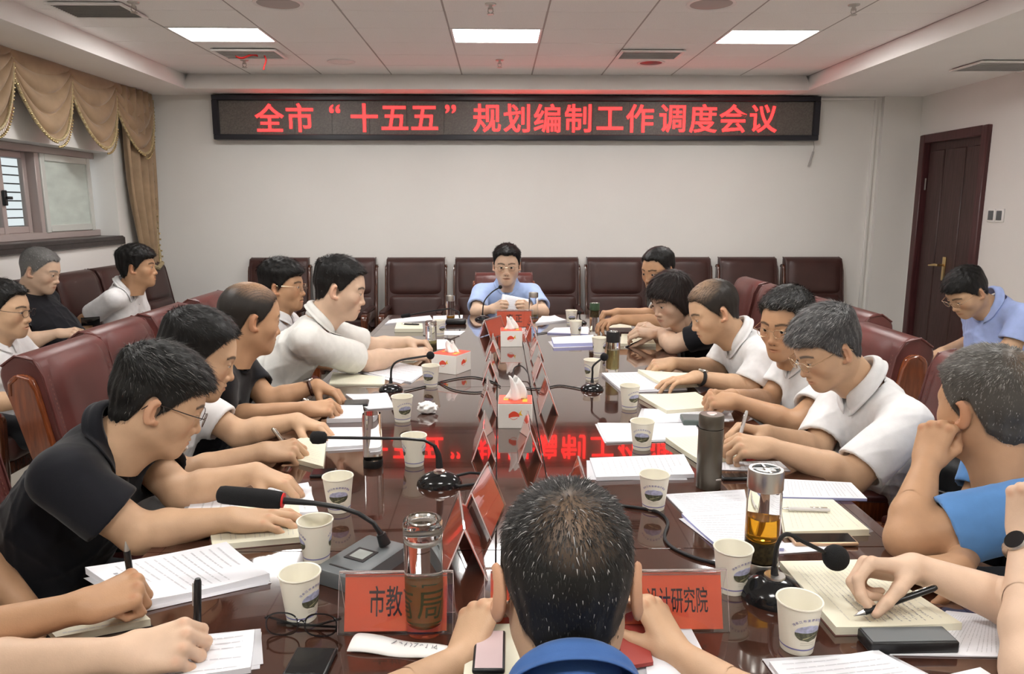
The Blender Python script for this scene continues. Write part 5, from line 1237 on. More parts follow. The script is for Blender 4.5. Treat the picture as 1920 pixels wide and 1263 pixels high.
# --- microphones
def bez(p0, p1, p2, n=14): return [(V(p0) * (1 - t) ** 2 + V(p1) * 2 * t * (1 - t) + V(p2) * t * t) for t in (k / n for k in range(n + 1))]
def dome_mic(label, u, v, stem_px, ball_px, r=0.048, ball=0.017, hgt=0.032, yoff=0.0):
    """stem and ball follow the plane through the base"""
    q = P(u, v, z=ZT); root = thing('gooseneck_microphone', label, 'microphone', (q.x, q.y, ZT)); yb = q.y + yoff
    loc = lambda uv: P(*uv, y=yb) - V((q.x, q.y, ZT))
    MB().lathe([(0, 0.0), (r, 0.0), (r * 1.0, 0.004), (r * 0.92, hgt * 0.45), (r * 0.62, hgt * 0.85), (r * 0.30, hgt), (0, hgt * 1.02)], 32, M_BLACKG, sx=1.05).build('base', root)
    MB().lathe([(r * 0.34, hgt * 0.97), (r * 0.33, hgt + 0.003), (0, hgt + 0.004)], 20, M_STEEL).build('collar_ring', root)
    pts = [V((0, yoff, hgt))] + [loc(s) for s in stem_px] + [loc(ball_px)]
    sm = []
    for i in range(len(pts) - 1):
        for k in range(6):
            t = k / 6; p0, p1, p2, p3 = pts[max(i - 1, 0)], pts[i], pts[i + 1], pts[min(i + 2, len(pts) - 1)]
            sm.append(0.5 * ((2 * p1) + (p2 - p0) * t + (2 * p0 - 5 * p1 + 4 * p2 - p3) * t * t + (3 * p1 - p0 - 3 * p2 + p3) * t ** 3))
    sm.append(pts[-1])
    k0 = max(2, len(sm) // 5)
    MB().tube(sm[:k0 + 1], [0.0085 * (1 - 0.35 * i / k0) for i in range(k0 + 1)], 10, M_RUBBER).build('stem_sleeve', root)
    MB().tube(sm[k0:], 0.0042, 8, M_BLACKP).build('gooseneck', root)
    MB().sphere(pts[-1], ball, M_FOAM, 18).build('foam_windscreen', root)
    MB().box((r * 0.05, -r * 0.72, hgt * 0.74), (0.016, 0.006, 0.003), 0.001, 1, m=M_GREYP, M=RX(rad(0))).build('switch_button', root)
    return root, sm
dome_mic('dome-based gooseneck microphone with round head, lower right', 1450, 1118, [(1452, 1062), (1458, 1020), (1476, 1001), (1512, 1018)], (1567, 1045), 0.058, 0.0245, 0.042)
dome_mic('small dome-based microphone with round head, right of the centre strip', 1110, 730, [(1111, 700), (1113, 685)], (1133, 669), 0.045, 0.0165, 0.026)
dome_mic('dome-based microphone with bent stem, beside the spread papers, left', 733, 731, [(733, 708), (735, 688), (748, 676), (780, 670)], (807, 666), 0.046, 0.0165, 0.026)
dome_mic('microphone rising toward the speaker at the far end', 905, 599, [(905, 585), (908, 565), (922, 548)], (938, 538), 0.05, 0.013, 0.026)
dome_mic('dark low microphone among the far right cups', 1088, 606, [(1087, 596), (1087, 590)], (1087, 586), 0.04, 0.012, 0.022)
# far left: block base, stem lying over towards the left
q = P(855, 607, z=ZT); root = thing('gooseneck_microphone', 'black block microphone with low horizontal stem, far left table end', 'microphone', (q.x, q.y, ZT))
MB().box((0, 0, 0.016), (0.13, 0.07, 0.032), 0.012, 3, m=M_BLACKP).build('base', root)
pt = [P(862, 596, y=q.y), P(860, 584, y=q.y), P(845, 578, y=q.y), P(800, 584, y=q.y), P(770, 590, y=q.y)]
MB().tube([p - root.location for p in pt], 0.005, 8, M_BLACKP).build('gooseneck', root)
a_, c_ = pt[-1] - root.location, P(752, 593, y=q.y) - root.location; MB().tube([a_, a_ + (c_ - a_) * 0.1, c_ - (c_ - a_) * 0.1, c_], [0.007, 0.013, 0.013, 0.007], 12, M_FOAM).build('foam_windscreen', root)
# second from front, left: mouse-shaped base, long thin stem to the left
q = P(824, 908, z=ZT); root = thing('gooseneck_microphone', 'microphone with oblong foam head on a long level stem, left of the centre', 'microphone', (q.x, q.y, ZT)); L0 = root.location.copy()
MB().sphere((0, 0, 0.0), 0.06, M_BLACKG, 22, sc=(1.02, 0.75, 0.62)).box((0, 0, -0.02), (0.3, 0.3, 0.04), m=M_BLACKG).build('base', root)
bm_ = root.children[0].data; bb = bmesh.new(); bb.from_mesh(bm_); bmesh.ops.delete(bb, geom=[v for v in bb.verts if v.co.z < 0.0005 and (abs(v.co.x) > 0.1 or v.co.z < -0.001)], context='VERTS'); bb.to_mesh(bm_); bb.free()
MB().lathe([(0.016, 0.034), (0.015, 0.040), (0, 0.041)], 18, M_STEEL).build('collar_ring', root)
pt = [(824, 876), (822, 852), (815, 835), (795, 825), (760, 822), (690, 821), (612, 820)]; pp = [P(u, v, y=q.y) - L0 for u, v in pt]
MB().tube(pp[:3], [0.010, 0.008, 0.0055], 10, M_RUBBER).build('stem_sleeve', root); MB().tube(pp[2:], 0.0042, 8, M_BLACKP).build('gooseneck', root)
a_, c_ = P(612, 820, y=q.y) - L0, P(582, 820, y=q.y) - L0
MB().tube([a_, a_ + (c_ - a_) * 0.12, a_ + (c_ - a_) * 0.5, c_ - (c_ - a_) * 0.15, c_], [0.010, 0.0155, 0.0175, 0.0165, 0.009], 16, M_FOAM).build('foam_windscreen', root)
MB().tube([P(850, 893, z=ZT + 0.02) - L0, P(880, 886, z=ZT + 0.02) - L0, P(900, 887, z=ZT + 0.012) - L0, P(905, 905, z=ZT + 0.006) - L0, P(860, 911, z=ZT + 0.006) - L0, P(830, 898, z=ZT + 0.02) - L0], 0.004, 8, M_RUBBER).build('cable', root)
# nearest left: wireless desk unit with long foam head and red ring
C4 = [P(u, v, z=ZT + 0.03) for u, v in ((694, 992), (752, 1040), (650, 1092), (608, 1058))]; c = sum(C4, V()) / 4; ex = (C4[2] - C4[1] + C4[3] - C4[0]).normalized()
root = thing('desk_microphone', 'grey desk microphone box with a long black foam head and red ring', 'microphone', (c.x, c.y, ZT), math.atan2(ex.y, ex.x)); Mi = root.matrix_basis.inverted() if False else (T(c.x, c.y, ZT) @ RZ(math.atan2(ex.y, ex.x))).inverted()
MB().prism([(-0.052, 0.0), (0.052, 0.0), (0.052, 0.030), (0.045, 0.034), (-0.045, 0.034), (-0.052, 0.030)], -0.085, 0.085, m=M_GREYP, bev=0.004).build('base', root)
sc_ = MB().box((0.0, 0.0, 0.0348), (0.050, 0.050, 0.0016), 0.0005, 1, m=M_BLACKP).build('display_bezel', root)
MB().box((0.0, 0.0, 0.0358), (0.034, 0.034, 0.0008), m=mat('lcd_grey', (0.33, 0.35, 0.33), 0.25)).build('display', sc_)
MB().box((0.060, 0.0, 0.0345), (0.004, 0.06, 0.001), m=M_BLACKP).build('slot', root)
yk = P(716, 1010, z=ZT + 0.05).y
pts = [P(u, v, y=yk) for u, v in ((722, 1020), (714, 1000), (700, 980), (672, 962), (640, 951), (590, 943), (530, 938))]; pts = [Mi @ p for p in pts]
MB().tube(pts[:2], [0.013, 0.010], 12, M_BLACKP).build('stem_socket', root)
MB().tube(pts[1:], [0.0062, 0.0052, 0.0050, 0.0050, 0.0055, 0.0075], 10, M_BLACKP).build('gooseneck', root)
a_, c_ = Mi @ P(532, 938, y=yk), Mi @ P(408, 926, y=yk); d_ = c_ - a_
MB().tube([a_, a_ + d_ * 0.02], 0.0155, 18, mat('red_ring', (0.75, 0.02, 0.02), 0.35)).build('red_ring', root)
MB().tube([a_ + d_ * 0.02, a_ + d_ * 0.05, a_ + d_ * 0.25, a_ + d_ * 0.90, a_ + d_ * 0.97, a_ + d_], [0.0135, 0.0175, 0.0195, 0.0185, 0.0165, 0.010], 20, M_FOAM).build('foam_windscreen', root)
# --- cables
def cable(label, px, r=0.0028, zs=0.004):
    pts = [P(p[0], p[1], z=ZT + (p[2] if len(p) > 2 else zs)) for p in px]; base = pts[0].copy(); base.z = ZT
    sm = []
    for i in range(len(pts) - 1):
        for k in range(7):
            t = k / 7; p0, p1, p2, p3 = pts[max(i - 1, 0)], pts[i], pts[i + 1], pts[min(i + 2, len(pts) - 1)]
            sm.append(0.5 * ((2 * p1) + (p2 - p0) * t + (2 * p0 - 5 * p1 + 4 * p2 - p3) * t * t + (3 * p1 - p0 - 3 * p2 + p3) * t ** 3) - base)
    sm.append(pts[-1] - base); o = MB().tube(sm, r, 7, M_RUBBER).build('microphone_cable'); o.location = base; tag(o, label, 'cable'); return o
cable('black cable looping right from the left dome microphone to the centre strip', [(758, 733), (800, 723), (840, 712), (885, 706), (920, 714), (938, 724)])
cable('lower black cable bowing under the left cup to the centre strip', [(822, 716), (850, 730), (890, 735), (925, 731)])
cable('black cable from the small right dome microphone across the centre strip', [(1088, 728), (1050, 722), (1020, 727), (990, 727), (968, 718), (962, 700, 0.01), (966, 688, 0.03), (978, 686, 0.035), (990, 700, 0.02), (995, 724)])
cable('thick black cable curving round the cup beside the foreground head', [(1150, 946), (1195, 951), (1232, 959), (1252, 978), (1246, 1005), (1260, 1025), (1300, 1044), (1345, 1056)], 0.0038)
cable('thin black cable behind the far name cards', [(1000, 626), (1030, 622), (1060, 615), (1075, 611)])

# --- name tents
def tent(label, px_mid, rz, wid=0.20, hgt=0.10, half=0.035, text=None, side_text=True, ch=0.052, sx=0.62, dx=0.0, group='acrylic name stands along the centre of the table', red=True):
    q = P(*px_mid, z=ZT); root = thing('name_stand', label, 'name stand', (q.x, q.y, ZT), rz, group)
    sl = math.hypot(hgt, half); an = math.atan2(half, hgt)
    for s in (-1, 1):
        M = T(0, s * half, 0.0) @ RX(s * an) if s > 0 else T(0, -half, 0.0) @ RX(-an)
        pnl = MB().box((0, 0, sl / 2), (wid, 0.0026, sl), 0.0004, 1, m=M_ACRYL, M=M, smooth=False); pnl.mi(M_ACRE)
        for f_ in pnl.bm.faces:
            if f_.calc_area() < 0.003 * wid * 1.2 + 1e-9: f_.material_index = 1
        pnl.build('acrylic_panel', root)
        if red:
            MB().box((0, -s * 0.0030, sl / 2), (wid - 0.022, 0.0008, sl - 0.010), m=M_RED, M=M).build('red_card', root); MB().box((0, -s * 0.0038, sl / 2), (wid - 0.022, 0.0006, sl - 0.010), m=M_REDREFL, M=M).build('card_back_reflection', root)  # inner sheet paler than the card: reflected light put into its colour
        if text and s < 0:
            me = text_mesh(text, ch, 0.006); me.materials.clear(); me.materials.append(M_INK); o = link('lettering', me, root)
            o.matrix_basis = M @ T(dx, 0.0022, sl * 0.48) @ RX(PI / 2) @ Matrix.Diagonal((sx, 1.1, 1, 1))
    MB().box((0, 0, hgt - 0.0005), (wid, 0.006, 0.003), 0.001, 1, m=M_ACRYL).build('ridge', root)
    return root
tent('red name card stand with black Chinese characters beside the tall glass bottle', (746, 1168), 0.0, text='市教育局', ch=0.050, sx=0.60, dx=0.012)
tent('red name card stand reading a design institute, right of the foreground head', (1253, 1165), 0.0, text='设计研究院', ch=0.042, sx=0.52, dx=0.010)
tent('red name card stand hidden behind the foreground head', (1013, 1160), 0.0)
tent('red name card stand facing the speaker side, in front of him', (964, 612), 0.0, wid=0.235, hgt=0.105, text='唐 正', ch=0.052, sx=0.85)
def side_tent(label, near_px, rz=PI / 2, hgt=0.10, half=0.035):
    o = tent(label, near_px, rz, hgt=hgt, half=half); o.location.x += 0.10 * math.cos(rz); o.location.y += 0.10 * math.sin(rz); return o
side_tent('clear name stand on the left row, beside the near tissue box', (907, 866)); side_tent('clear name stand on the left row, next beyond the tissue box', (913, 781))
side_tent('clear name stand on the left row, in the middle', (919, 719)); side_tent('clear name stand on the left row, before the far tissue box', (924, 676))
side_tent('clear name stand on the right row, beside the near tissue box', (994, 868)); side_tent('clear name stand on the right row, next beyond the tissue box', (1029, 779))
side_tent('clear name stand on the right row, in the middle', (1015, 720)); side_tent('clear name stand on the right row, before the far tissue box', (1007, 676)); side_tent('red name stand on the right row, beside the far tissue box', (997, 635))
side_tent('name stand turned to show its red face, far left of the centre strip', (908, 634), rad(62), 0.105, 0.04)
side_tent('large red name stand nearest on the left of the centre strip', (884, 1010), rad(80), 0.11, 0.045); side_tent('red name stand close behind the front name cards', (872, 1090), rad(96), 0.11, 0.045)
side_tent('clear name stand whose tip shows above the foreground head', (1100, 985), PI / 2)

# --- tissue boxes
def fish(b, M):
    red = M_BOXR
    n = 16
    b.grid(lambda u, v: M @ V((-0.020 + 0.036 * u, 0, 0.006 + 0.010 * math.sin(PI * u) * (0.2 + 0.9 * v) - 0.008 * u * (1 - v) - 0.012 * (1 - v) * (1 - u))), n, 3, red)
    b.poly([M @ V(p) for p in ((0.014, 0, 0.010), (0.024, 0, 0.022), (0.021, 0, 0.011), (0.027, 0, 0.002), (0.016, 0, 0.004))], M_BOXO)
    b.grid(lambda u, v: M @ V((-0.016 + 0.026 * u, 0, -0.006 - 0.006 * math.sin(PI * u) + 0.0016 * v)), 8, 1, red)
def tissue_box(label, u, v, rz, w_=0.115, d_=0.115, h=0.085, th=0.075, seed=0, flat=False):
    q = P(u, v, z=ZT); root = thing('tissue_box', label, 'tissue box', (q.x + d_ / 2 * math.sin(-rz), q.y + d_ / 2 * math.cos(rz), ZT), rz)
    MB().box((0, 0, h / 2), (w_, d_, h), 0.0015, 1, m=M_BOXW).build('carton', root)
    tp = MB().box((0, 0, h + 0.0006), (w_ - 0.002, d_ - 0.002, 0.0016), m=M_BOXR); tp.box((w_ * 0.28, -d_ * 0.1, h + 0.0016), (0.016, 0.05, 0.0008), m=M_BOXO); tp.box((-w_ * 0.28, d_ * 0.05, h + 0.0016), (0.016, 0.04, 0.0008), m=M_BOXO); tp.build('red_top', root)
    b = MB(); fish(b, T(-0.002, -d_ / 2 - 0.0007, h * 0.5)); b.build('printed_fish', root); b = MB(); fish(b, T(w_ / 2 + 0.0007, 0, h * 0.5) @ RZ(PI / 2)); b.build('printed_fish', root)
    rg = random.Random(seed)
    def tis(u_, v_):
        a = 2 * PI * u_; r = 0.030 * (1 - v_ * 0.55) * (1 + 0.35 * math.sin(3 * a + 2 * v_) + 0.15 * math.sin(7 * a)); return V((r * math.cos(a) + 0.012 * v_ * math.sin(3 * v_ + seed), r * 0.45 * math.sin(a), h + 0.001 + th * v_ * (0.85 + 0.15 * math.sin(2 * a))))
    solid(MB().grid(tis, 24, 8, M_TISSUE, closed_u=True).build('tissue', root, sharp=0), 0.0008)
    return root
tissue_box('white and red tissue box with a fish print in the middle of the table', 966, 803, rad(-2), seed=1, th=0.085)
tissue_box('small far tissue box with a fish print before the red name card', 959, 650, rad(0), 0.115, 0.115, 0.085, 0.07, seed=2)
tissue_box('tissue box with orange-red top standing at an angle on the left', 832, 700, rad(-28), 0.13, 0.13, 0.085, 0.055, seed=3)

# --- papers, notebooks, phones: left side
M_COVER = mat('black_notebook_cover', (0.015, 0.014, 0.014), 0.5); M_COVERR = mat('brown_notebook_cover', (0.10, 0.035, 0.025), 0.45)
NB = 'notebook'; PS = 'papers'
sheet('document_stack', 'stapled printed papers under the bent forearm, bottom left', PS, [(160, 1068), (425, 1020), (506, 1080), (262, 1132)], 0.010, lines=(13, False), curl=0.006, seed=3, title=True, fan=2)
sheet('notebook', 'open dark-covered notebook below the upright pen, left front', NB, [(60, 1146), (252, 1132), (282, 1160), (105, 1194)], 0.014, M_CREAM, cover=M_COVER, lines=(5, True), seed=4)
sheet('document_stack', 'loose papers under the black pen in the bottom left corner', PS, [(212, 1204), (478, 1188), (470, 1258), (200, 1290)], 0.004, lines=(7, True), curl=0.008, seed=5, fan=2)
sheet('notebook', 'ruled cream notebook under the hand of the black polo man', NB, [(386, 952), (560, 942), (566, 1006), (398, 1021)], 0.014, M_CREAM, lines=(16, False), ink=M_RULE, seed=6, cover=M_COVERR)
sheet('document_stack', 'white papers between the two forearms of the black polo man', PS, [(365, 932), (578, 906), (597, 962), (345, 968)], 0.004, lines=(12, False), seed=7, fan=2, curl=0.004)
sheet('notebook', 'cream notebook under the writing hand of the white T-shirt man', NB, [(500, 846), (570, 818), (611, 830), (606, 874)], 0.014, M_CREAM, lines=(12, False), ink=M_RULE, seed=8)
phone('phone', 'dark phone lying beside the cream notebook, left front', [(582, 878), (628, 877), (631, 889), (584, 891)])
sheet('document_stack', 'white papers behind the open glass bottle, left', PS, [(618, 801), (706, 800), (712, 832), (614, 838)], 0.010, lines=(9, True), seed=9, fan=1)
sheet('notebook', 'thick white notebook under the hand of the balding man', NB, [(628, 759), (680, 759), (684, 783), (612, 785)], 0.016, M_PAPER, lines=(7, True), seed=10)
sheet('document_stack', 'white papers spread beside the watch hand, left', PS, [(648, 740), (724, 737), (738, 764), (690, 767)], 0.003, lines=(8, True), seed=11, fan=2, curl=0.003)
phone('phone', 'black phone on the papers near the brown watch', [(645, 749), (690, 748), (692, 757), (645, 759)], z=0.004)
sheet('document_stack', 'spread white sheets beside the left dome microphone', PS, [(622, 684), (738, 679), (805, 690), (770, 717)], 0.003, lines=(12, False), seed=12, fan=3, curl=0.004)
sheet('notebook', 'cream notebook at the table edge beside the man with outstretched arms', NB, [(624, 697), (722, 706), (721, 720), (617, 719)], 0.008, M_CREAM, lines=(6, True), ink=M_RULE, seed=13)
sheet('notebook', 'cream notebook below the outstretched forearms', NB, [(690, 663), (778, 658), (776, 673), (686, 675)], 0.010, M_CREAM, lines=(5, True), ink=M_RULE, seed=14, cover=M_COVER)
sheet('document_stack', 'papers at the far left corner of the table', PS, [(735, 598), (806, 591), (812, 600), (722, 606)], 0.008, lines=(5, True), seed=15, fan=1)
sheet('document_stack', 'blue-edged papers behind the far left microphone', PS, [(812, 592), (868, 590), (866, 600), (812, 603)], 0.012, lines=(4, True), seed=16, side_m=mat('blue_paper_edge', (0.42, 0.44, 0.72), 0.7))
sheet('notebook', 'cream notebook with a pen on it, far left', NB, [(744, 604), (792, 606), (793, 616), (740, 616)], 0.022, M_CREAM, seed=17, cover=M_COVER)
sheet('document_stack', 'single white sheet on the table near the far left microphone', PS, [(826, 620), (873, 620), (862, 628), (823, 628)], 0.0012, seed=18)
sheet('document_stack', 'sheet under the tall tea bottle, far left', PS, [(812, 636), (838, 636), (852, 652), (815, 655)], 0.0015, seed=19)
# right side
sheet('document_stack', 'white papers right of the speaker', PS, [(1016, 594), (1040, 592), (1063, 601), (1004, 606)], 0.006, seed=20, fan=2, curl=0.006)
sheet('document_stack', 'white papers left of the green-lidded bottle', PS, [(1040, 614), (1103, 612), (1103, 626), (1026, 623)], 0.008, seed=21, fan=1, side_m=MATS['blue_paper_edge'])
sheet('document_stack', 'thick blue-edged paper stack left of the black-lidded bottle', PS, [(1034, 632), (1112, 627), (1120, 642), (1038, 644)], 0.020, seed=22, fan=2, side_m=MATS['blue_paper_edge'])
sheet('notebook', 'cream notebook under the forearms of the crew-cut man', NB, [(1134, 605), (1182, 606), (1184, 614), (1126, 614)], 0.010, M_CREAM, seed=23)
phone('phone', 'dark brown phone wallet between the crew-cut man and the woman', [(1143, 614), (1187, 614), (1187, 622), (1141, 622)], M_LEATHER2, 0.014, case=M_LEATHER2)
sheet('notebook', 'open cream notebook of the woman', NB, [(1165, 627), (1218, 624), (1230, 646), (1163, 645)], 0.012, M_CREAM, lines=(8, True), seed=24, curl=0.004, ink=M_RULE)
sheet('document_stack', 'white papers under the watch hand, right side', PS, [(1128, 700), (1240, 696), (1284, 726), (1168, 734)], 0.008, lines=(12, False), seed=25, fan=3, curl=0.004)
sheet('notebook', 'cream notebook under the watch wrist, right side', NB, [(1196, 694), (1290, 700), (1310, 720), (1250, 724)], 0.012, M_CREAM, z=0.009, seed=26, curl=0.004)
sheet('notebook', 'open cream notebook of the man in the polo, right side', NB, [(1198, 740), (1304, 736), (1356, 762), (1250, 770)], 0.014, M_CREAM, lines=(14, False), seed=27, cover=M_COVERR, curl=0.003)
sheet('document_stack', 'white sheets below the open notebook, right side', PS, [(1208, 766), (1368, 768), (1376, 787), (1206, 793)], 0.003, lines=(10, True), seed=28, fan=2)
phone('power_bank', 'grey green power bank on the sheets, right side', [(1282, 775), (1344, 777), (1350, 789), (1274, 788)], M_GREYP, 0.018, 0.004, case=mat('grey_green_plastic', (0.09, 0.12, 0.11), 0.35))
sheet('document_stack', 'white sheets behind the olive flask, right side', PS, [(1120, 794), (1304, 793), (1312, 822), (1137, 829)], 0.004, lines=(12, True), seed=29, fan=2, curl=0.003)
sheet('notebook', 'open yellowish notebook behind the olive flask', NB, [(1248, 822), (1325, 815), (1392, 856), (1310, 862)], 0.014, M_CREAM, lines=(10, False), ink=M_RULE, seed=30, cover=M_COVER, curl=0.004)
sheet('document_stack', 'thick stack of printed papers left of the olive flask', PS, [(1106, 858), (1282, 851), (1302, 888), (1118, 894)], 0.012, lines=(14, False), seed=31, fan=1)
sheet('document_stack', 'printed sheet right of the olive flask', PS, [(1345, 864), (1462, 864), (1482, 882), (1345, 880)], 0.002, lines=(12, False), seed=32)
phone('phone', 'black phone behind the steel-lidded tea bottle', [(1352, 886), (1402, 886), (1404, 895), (1352, 896)])
sheet('document_stack', 'white sheet left of the amber tea bottle', PS, [(1247, 926), (1396, 917), (1404, 958), (1284, 964)], 0.004, lines=(11, True), seed=33)
sheet('document_stack', 'fanned printed papers under the amber tea bottle', PS, [(1278, 964), (1398, 957), (1470, 1030), (1340, 1020)], 0.006, lines=(12, True), seed=34, fan=3, curl=0.003, side_m=MATS['blue_paper_edge'])
sheet('document_stack', 'printed papers at the right table edge behind the cream notebook', PS, [(1462, 897), (1596, 904), (1626, 934), (1464, 931)], 0.008, lines=(18, False), seed=35, side_m=MATS['blue_paper_edge'])
sheet('notebook', 'closed-flat cream notebook with a pen across it, right edge', NB, [(1462, 934), (1562, 936), (1630, 992), (1472, 996)], 0.014, M_CREAM, lines=(14, False), ink=M_RULE, seed=36, cover=M_CREAM)
phone('phone', 'gold-edged phone in front of the cream notebook, right', [(1481, 998), (1592, 998), (1611, 1017), (1484, 1018)], M_BLACKG, 0.009, 0.001, case=mat('gold_case', (0.62, 0.42, 0.28), 0.3, 0.5))
sheet('document_stack', 'white sheet under the gold-edged phone', PS, [(1455, 1018), (1545, 1014), (1565, 1030), (1450, 1038)], 0.002, seed=37)
sheet('notebook', 'large open handwritten notebook under the writing hand, lower right', NB, [(1462, 1053), (1622, 1049), (1804, 1170), (1568, 1177)], 0.014, M_CREAM, lines=(17, False), ink=M_RULE, seed=38, cover=M_COVERR, curl=0.002, hand=True)
phone('power_bank', 'black power bank beside the handwritten notebook', [(1610, 1174), (1772, 1172), (1797, 1203), (1632, 1206)], M_GREYP, 0.022, 0.001, case=M_BLACKP)
sheet('document_stack', 'printed papers under the black power bank, lower right', PS, [(1775, 1144), (1890, 1156), (1922, 1231), (1668, 1226)], 0.003, lines=(22, False), seed=39, curl=0.0)
sheet('document_stack', 'white papers at the bottom edge, right of the foreground man', PS, [(1442, 1244), (1645, 1222), (1745, 1270), (1490, 1300)], 0.006, lines=(6, True), seed=40, fan=3, curl=0.004)
sheet('document_stack', 'paper corner at the bottom right edge', PS, [(1760, 1268), (1838, 1250), (1900, 1290), (1780, 1310)], 0.002, seed=41, lines=(4, True))
sheet('document_stack', 'white papers before the right hand of the foreground man', PS, [(1200, 1172), (1290, 1166), (1340, 1262), (1215, 1275)], 0.005, seed=42, fan=1)
sheet('folder', 'dark red folder before the foreground man', 'folder', [(1160, 1165), (1205, 1165), (1225, 1240), (1165, 1250)], 0.007, mat('dark_red_card', (0.35, 0.05, 0.04), 0.5), z=0.006, seed=43)
phone('phone', 'dark phone lying at the bottom edge, left of the napkin', [(556, 1211), (631, 1213), (612, 1266), (528, 1264)])
ph = phone('phone', 'phone with a pinkish screen in the hands of the foreground man', [(890, 1180), (945, 1180), (950, 1255), (886, 1255)], mat('phone_screen', (0.50, 0.38, 0.38), 0.15, emit=((0.5, 0.36, 0.36), 0.25)), 0.009, 0.02)
sheet('notebook', 'cream notebook under the foreground man phone', NB, [(880, 1170), (985, 1168), (990, 1270), (868, 1272)], 0.012, M_CREAM, seed=46)

# --- napkin with handwriting, crumpled tissue
nq = [P(u, v, z=ZT + 0.006) for u, v in ((676, 1184), (846, 1210), (832, 1234), (650, 1218))]; c = sum(nq, V()) / 4; c.z = ZT
root = thing('paper_napkin', 'folded white paper napkin with scribbles beside the glass bottle', 'napkin', c); C = [p - c for p in nq]
def nap(u, v): p = bil(C, u, v); p.z = 0.004 + 0.010 * math.sin(PI * v) * (1 - 0.5 * u) + 0.002 * math.sin(9 * u); return p
solid(MB().grid(nap, 16, 8, M_TISSUE).build('napkin_fold', root, sharp=0), 0.003, -1)
b = MB(); rg = random.Random(3)
for k in range(9):
    s0 = 0.42 + 0.055 * k; p0 = [nap(s0 + rg.uniform(0, 0.05), 0.35 + 0.3 * rg.random()) + V((0, 0, 0.002)) for _ in range(4)]; b.tube(p0, 0.0006, 4, M_PRINT)
b.build('handwriting', root)
q = P(802, 774, z=ZT); root = thing('crumpled_tissue', 'crumpled white tissue beside a paper cup, left of the centre', 'tissue', (q.x, q.y, ZT))
v_, q_ = nets(lambda p: d_ell(p, (0, 0, 0.020), (0.040, 0.028, 0.024)) + 0.006 * np.sin(p[:, 0] * 150 + 3 * np.sin(p[:, 2] * 120)) * np.sin(p[:, 1] * 170 + 2) + 0.005 * np.abs(np.sin(p[:, 0] * 90 + p[:, 2] * 130 + 1)), (-0.06, -0.05, 0.0015), (0.06, 0.05, 0.06), 0.004)
n_ = NM(); n_.add(v_, q_); link('tissue_wad', n_.mesh('tissue_wad', [M_TISSUE]), root)
# --- folded spectacles
q = P(566, 1190, z=ZT); root = thing('spectacles', 'folded dark-rimmed spectacles lying by the front left cup', 'spectacles', (q.x, q.y, ZT), rad(-4))
M = T(0, 0, 0.020) @ RX(rad(-12))
b = MB(); lens = []
for s in (-1, 1):
    rim = [M @ V((s * 0.034 + math.copysign(abs(math.cos(2 * PI * k / 24)) ** 0.8, math.cos(2 * PI * k / 24)) * 0.028, 0, math.copysign(abs(math.sin(2 * PI * k / 24)) ** 0.8, math.sin(2 * PI * k / 24)) * 0.019)) for k in range(25)]
    b.tube(rim, 0.0015, 6, M_BLACKG, caps=False); lens.append(rim[:-1])
b.tube([M @ V((-0.007, 0, 0.004)), M @ V((0, 0, 0.007)), M @ V((0.007, 0, 0.004))], 0.0016, 6, M_BLACKG); b.build('rims', root)
for l in lens: lo_ = MB(); lo_.poly(l, M_LENS); solid(lo_.build('lens', root, sharp=0), 0.0015)
for s in (-1, 1): MB().tube([M @ V((s * 0.063, 0, 0.010)), M @ V((s * 0.066, 0.012, 0.008)), V((s * 0.02, 0.022, 0.006)), V((-s * 0.055, 0.026 + 0.004 * s, 0.004))], 0.0022, 6, M_BLACKG).build('temple', root)

# --- pens
M_PENB = mat('pen_black', (0.012, 0.012, 0.013), 0.25); M_PENC = mat('pen_clear', (0.65, 0.63, 0.62), 0.2)
def pen(label, a, c, r=0.0048, body=M_PENB, tip=M_CHROME, clip=True, grip=False):
    a, c = V(a), V(c); d = (c - a).normalized(); L = (c - a).length; root = thing('pen', label, 'pen', a); M = d.to_track_quat('Z', 'Y').to_matrix().to_4x4()
    MB().lathe([(0, 0), (0.0008, 0.001), (r * 0.75, 0.014), (r, 0.020)], 12, tip, M).build('tip', root)
    MB().lathe([(r, 0.020), (r * 1.05, L * 0.5), (r, L - 0.006), (r * 0.7, L), (0, L)], 12, body, M).build('barrel', root)
    if grip: MB().lathe([(r, 0.018), (r * 1.12, 0.020), (r * 1.12, 0.055), (r, 0.057)], 12, M_PENB, M).build('grip', root)
    if clip and not grip: MB().box((0, r + 0.0015, L - 0.026), (0.003, 0.0016, 0.040), 0.0005, 1, m=tip, M=M).build('clip', root)
    return root
def grip_pt(seed, side, jt=3):
    HMx, sg, J = HND[seed][side]; m = lambda q: HMx @ V((q[0] * sg, q[1], q[2])); return (m(J[0][jt]) + m(J[4][3])) / 2
def pen_at(label, seed, side, d, back, fwd, jt=3, **k):
    c, d = grip_pt(seed, side, jt), V(d).normalized(); return pen(label, c - d * back, c + d * fwd, **k)
pen_at('clear pen with dark grip standing in the fist, left front', 12, 0, (0.02, 0.05, -1), 0.125, 0.03, 2, r=0.0052, body=M_PENC, tip=M_STEEL, grip=True)
pen_at('upright glossy black pen in the hand at the bottom left', 11, 0, (0.06, 0.05, 1), 0.040, 0.115, r=0.0062, body=M_PENB, tip=M_STEEL)
pen_at('white and black pen of the grey-haired man', 14, 0, (0.25, 0.10, 1), 0.02, 0.125, r=0.005, body=M_PENC)
pen_at('black pen in the writing hand at the right edge', 16, 0, (0.95, 0.12, 0.26), 0.035, 0.125, r=0.0055, body=M_PENB)
pen_at('black pen of the man with thinning hair', 10, 0, (0.85, -0.30, 0.38), 0.025, 0.115, r=0.005, body=M_PENB)
